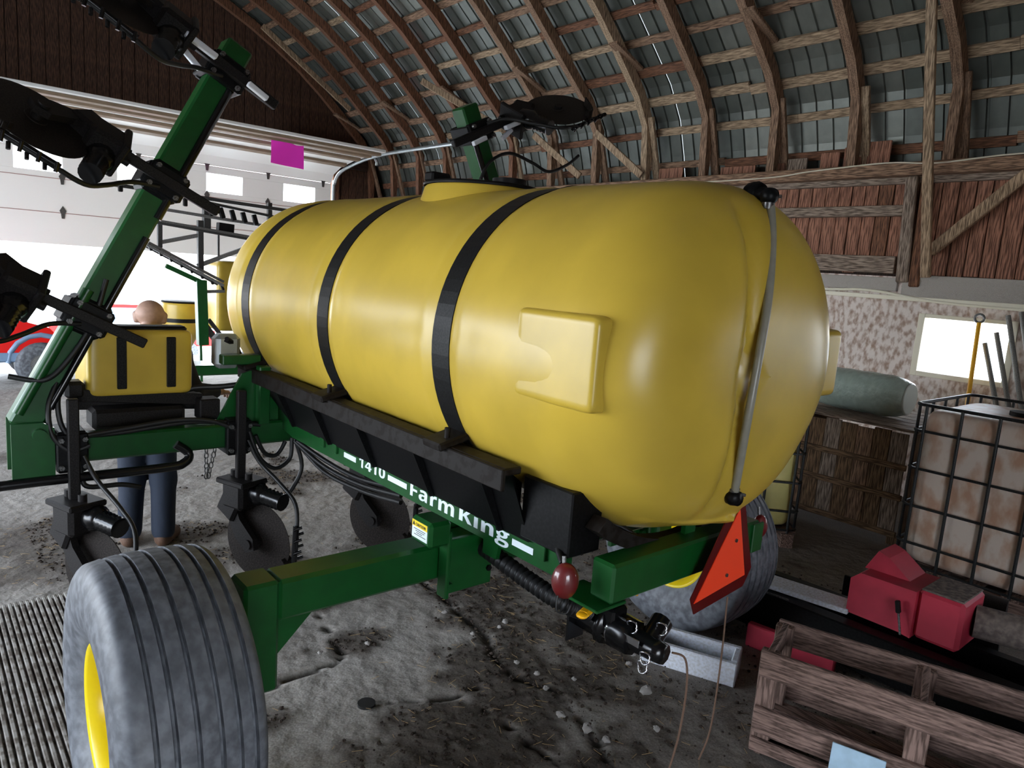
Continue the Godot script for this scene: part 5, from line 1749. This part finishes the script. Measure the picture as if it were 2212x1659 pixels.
# ---------------------------------------------------------------- litter on the floor
func build_debris():
	var spots := [[2.77, -1.99, .035], [2.32, -1.85, .022], [2.90, -2.21, .018], [2.62, -2.92, .022], [2.40, -2.56, .016], [2.37, -2.30, .018], [2.55, -2.28, .015], [2.39, -3.21, .018], [2.56, -2.90, .016], [2.38, -2.92, .014], [1.59, -3.20, .015], [1.84, -3.15, .016], [3.14, -2.66, .024], [2.58, -1.77, .02], [2.99, -2.26, .016], [2.30, -1.95, .03], [2.28, -2.1, .024], [2.42, -2.42, .018]]
	var variants := []
	for v in 4:
		var mb := MB.new()
		var rows := []
		for i in 7:
			var b := PI * i / 6
			var row := PackedVector3Array()
			for j in 9:
				var a := TAU * j / 9
				var k := 1.0 + .25 * sin(j * 2.3 + v * 1.7 + i * 1.1)
				row.append(V(sin(b) * cos(a) * k, .62 * cos(b) * (1 + .1 * sin(j + v)), sin(b) * sin(a) * k * .8))
			rows.append(row)
		mb.grid(rows, true, true)
		variants.append(mb.mesh())
	for i in spots.size():
		var q: Array = spots[i]
		var o := solo(variants[i % 4], "stone", M.stone, "small pale stone lying loose on the earthy barn floor", "stone", "loose stones on the floor", V(q[0], floor_height(q[0], q[1]) + q[2] * .45 + .008, q[1]))
		o.scale = V(q[2], q[2], q[2]); o.rotation.y = i * 1.3
	# straw and clods: uncountable
	var clod := MultiMesh.new()
	clod.transform_format = MultiMesh.TRANSFORM_3D
	clod.mesh = variants[1]
	var xs := []
	var tries := 0
	while xs.size() < 9000 and tries < 90000:
		tries += 1
		var x := rng.randf_range(.6, 5.0)
		var z := rng.randf_range(-7.5, -1.0)
		var d := dirt_at(x, z)
		var c := 0.0
		if z > -4.4 and x < 3.8: c = smoothstep(.12, .02, seg_dist(Vector2(x, z), cracks[0]))
		if rng.randf() < maxf(d * d, c) * .9:
			var s: float = .003 + .010 * pow(rng.randf(), 3.0)
			xs.append(Transform3D(Basis(Vector3.UP, rng.randf() * TAU) * Basis.from_scale(V(s, s, s)), V(x, floor_height(x, z) + .010, z)))
	clod.instance_count = xs.size()
	for i in xs.size(): clod.set_instance_transform(i, xs[i])
	var mi := MultiMeshInstance3D.new()
	mi.name = "dirt_clods"; mi.multimesh = clod; mi.material_override = M.dirt
	add_child(mi)
	tag(mi, "loose dark dirt crumbs scattered over the barn floor", "dirt"); mi.set_meta("kind", "stuff")
	var sm := MB.new()
	sm.box(V(0, 0, 0), V(1, .06, .08), Basis(), 0)
	var straw := MultiMesh.new()
	straw.transform_format = MultiMesh.TRANSFORM_3D
	straw.mesh = sm.mesh()
	xs = []
	tries = 0
	while xs.size() < 1400 and tries < 60000:
		tries += 1
		var x := rng.randf_range(.4, 4.5)
		var z := rng.randf_range(-8.0, -1.2)
		if rng.randf() < dirt_at(x, z) * .6 + .03:
			var l := rng.randf_range(.015, .06)
			xs.append(Transform3D(Basis(Vector3.UP, rng.randf() * TAU) * Basis(Vector3.BACK, rng.randf_range(-.15, .15)) * Basis.from_scale(V(l, .022, .022)), V(x, floor_height(x, z) + .014, z)))
	straw.instance_count = xs.size()
	for i in xs.size(): straw.set_instance_transform(i, xs[i])
	mi = MultiMeshInstance3D.new()
	mi.name = "straw_litter"; mi.multimesh = straw; mi.material_override = M.straw
	add_child(mi)
	tag(mi, "scattered bits of straw over the barn floor", "straw"); mi.set_meta("kind", "stuff")
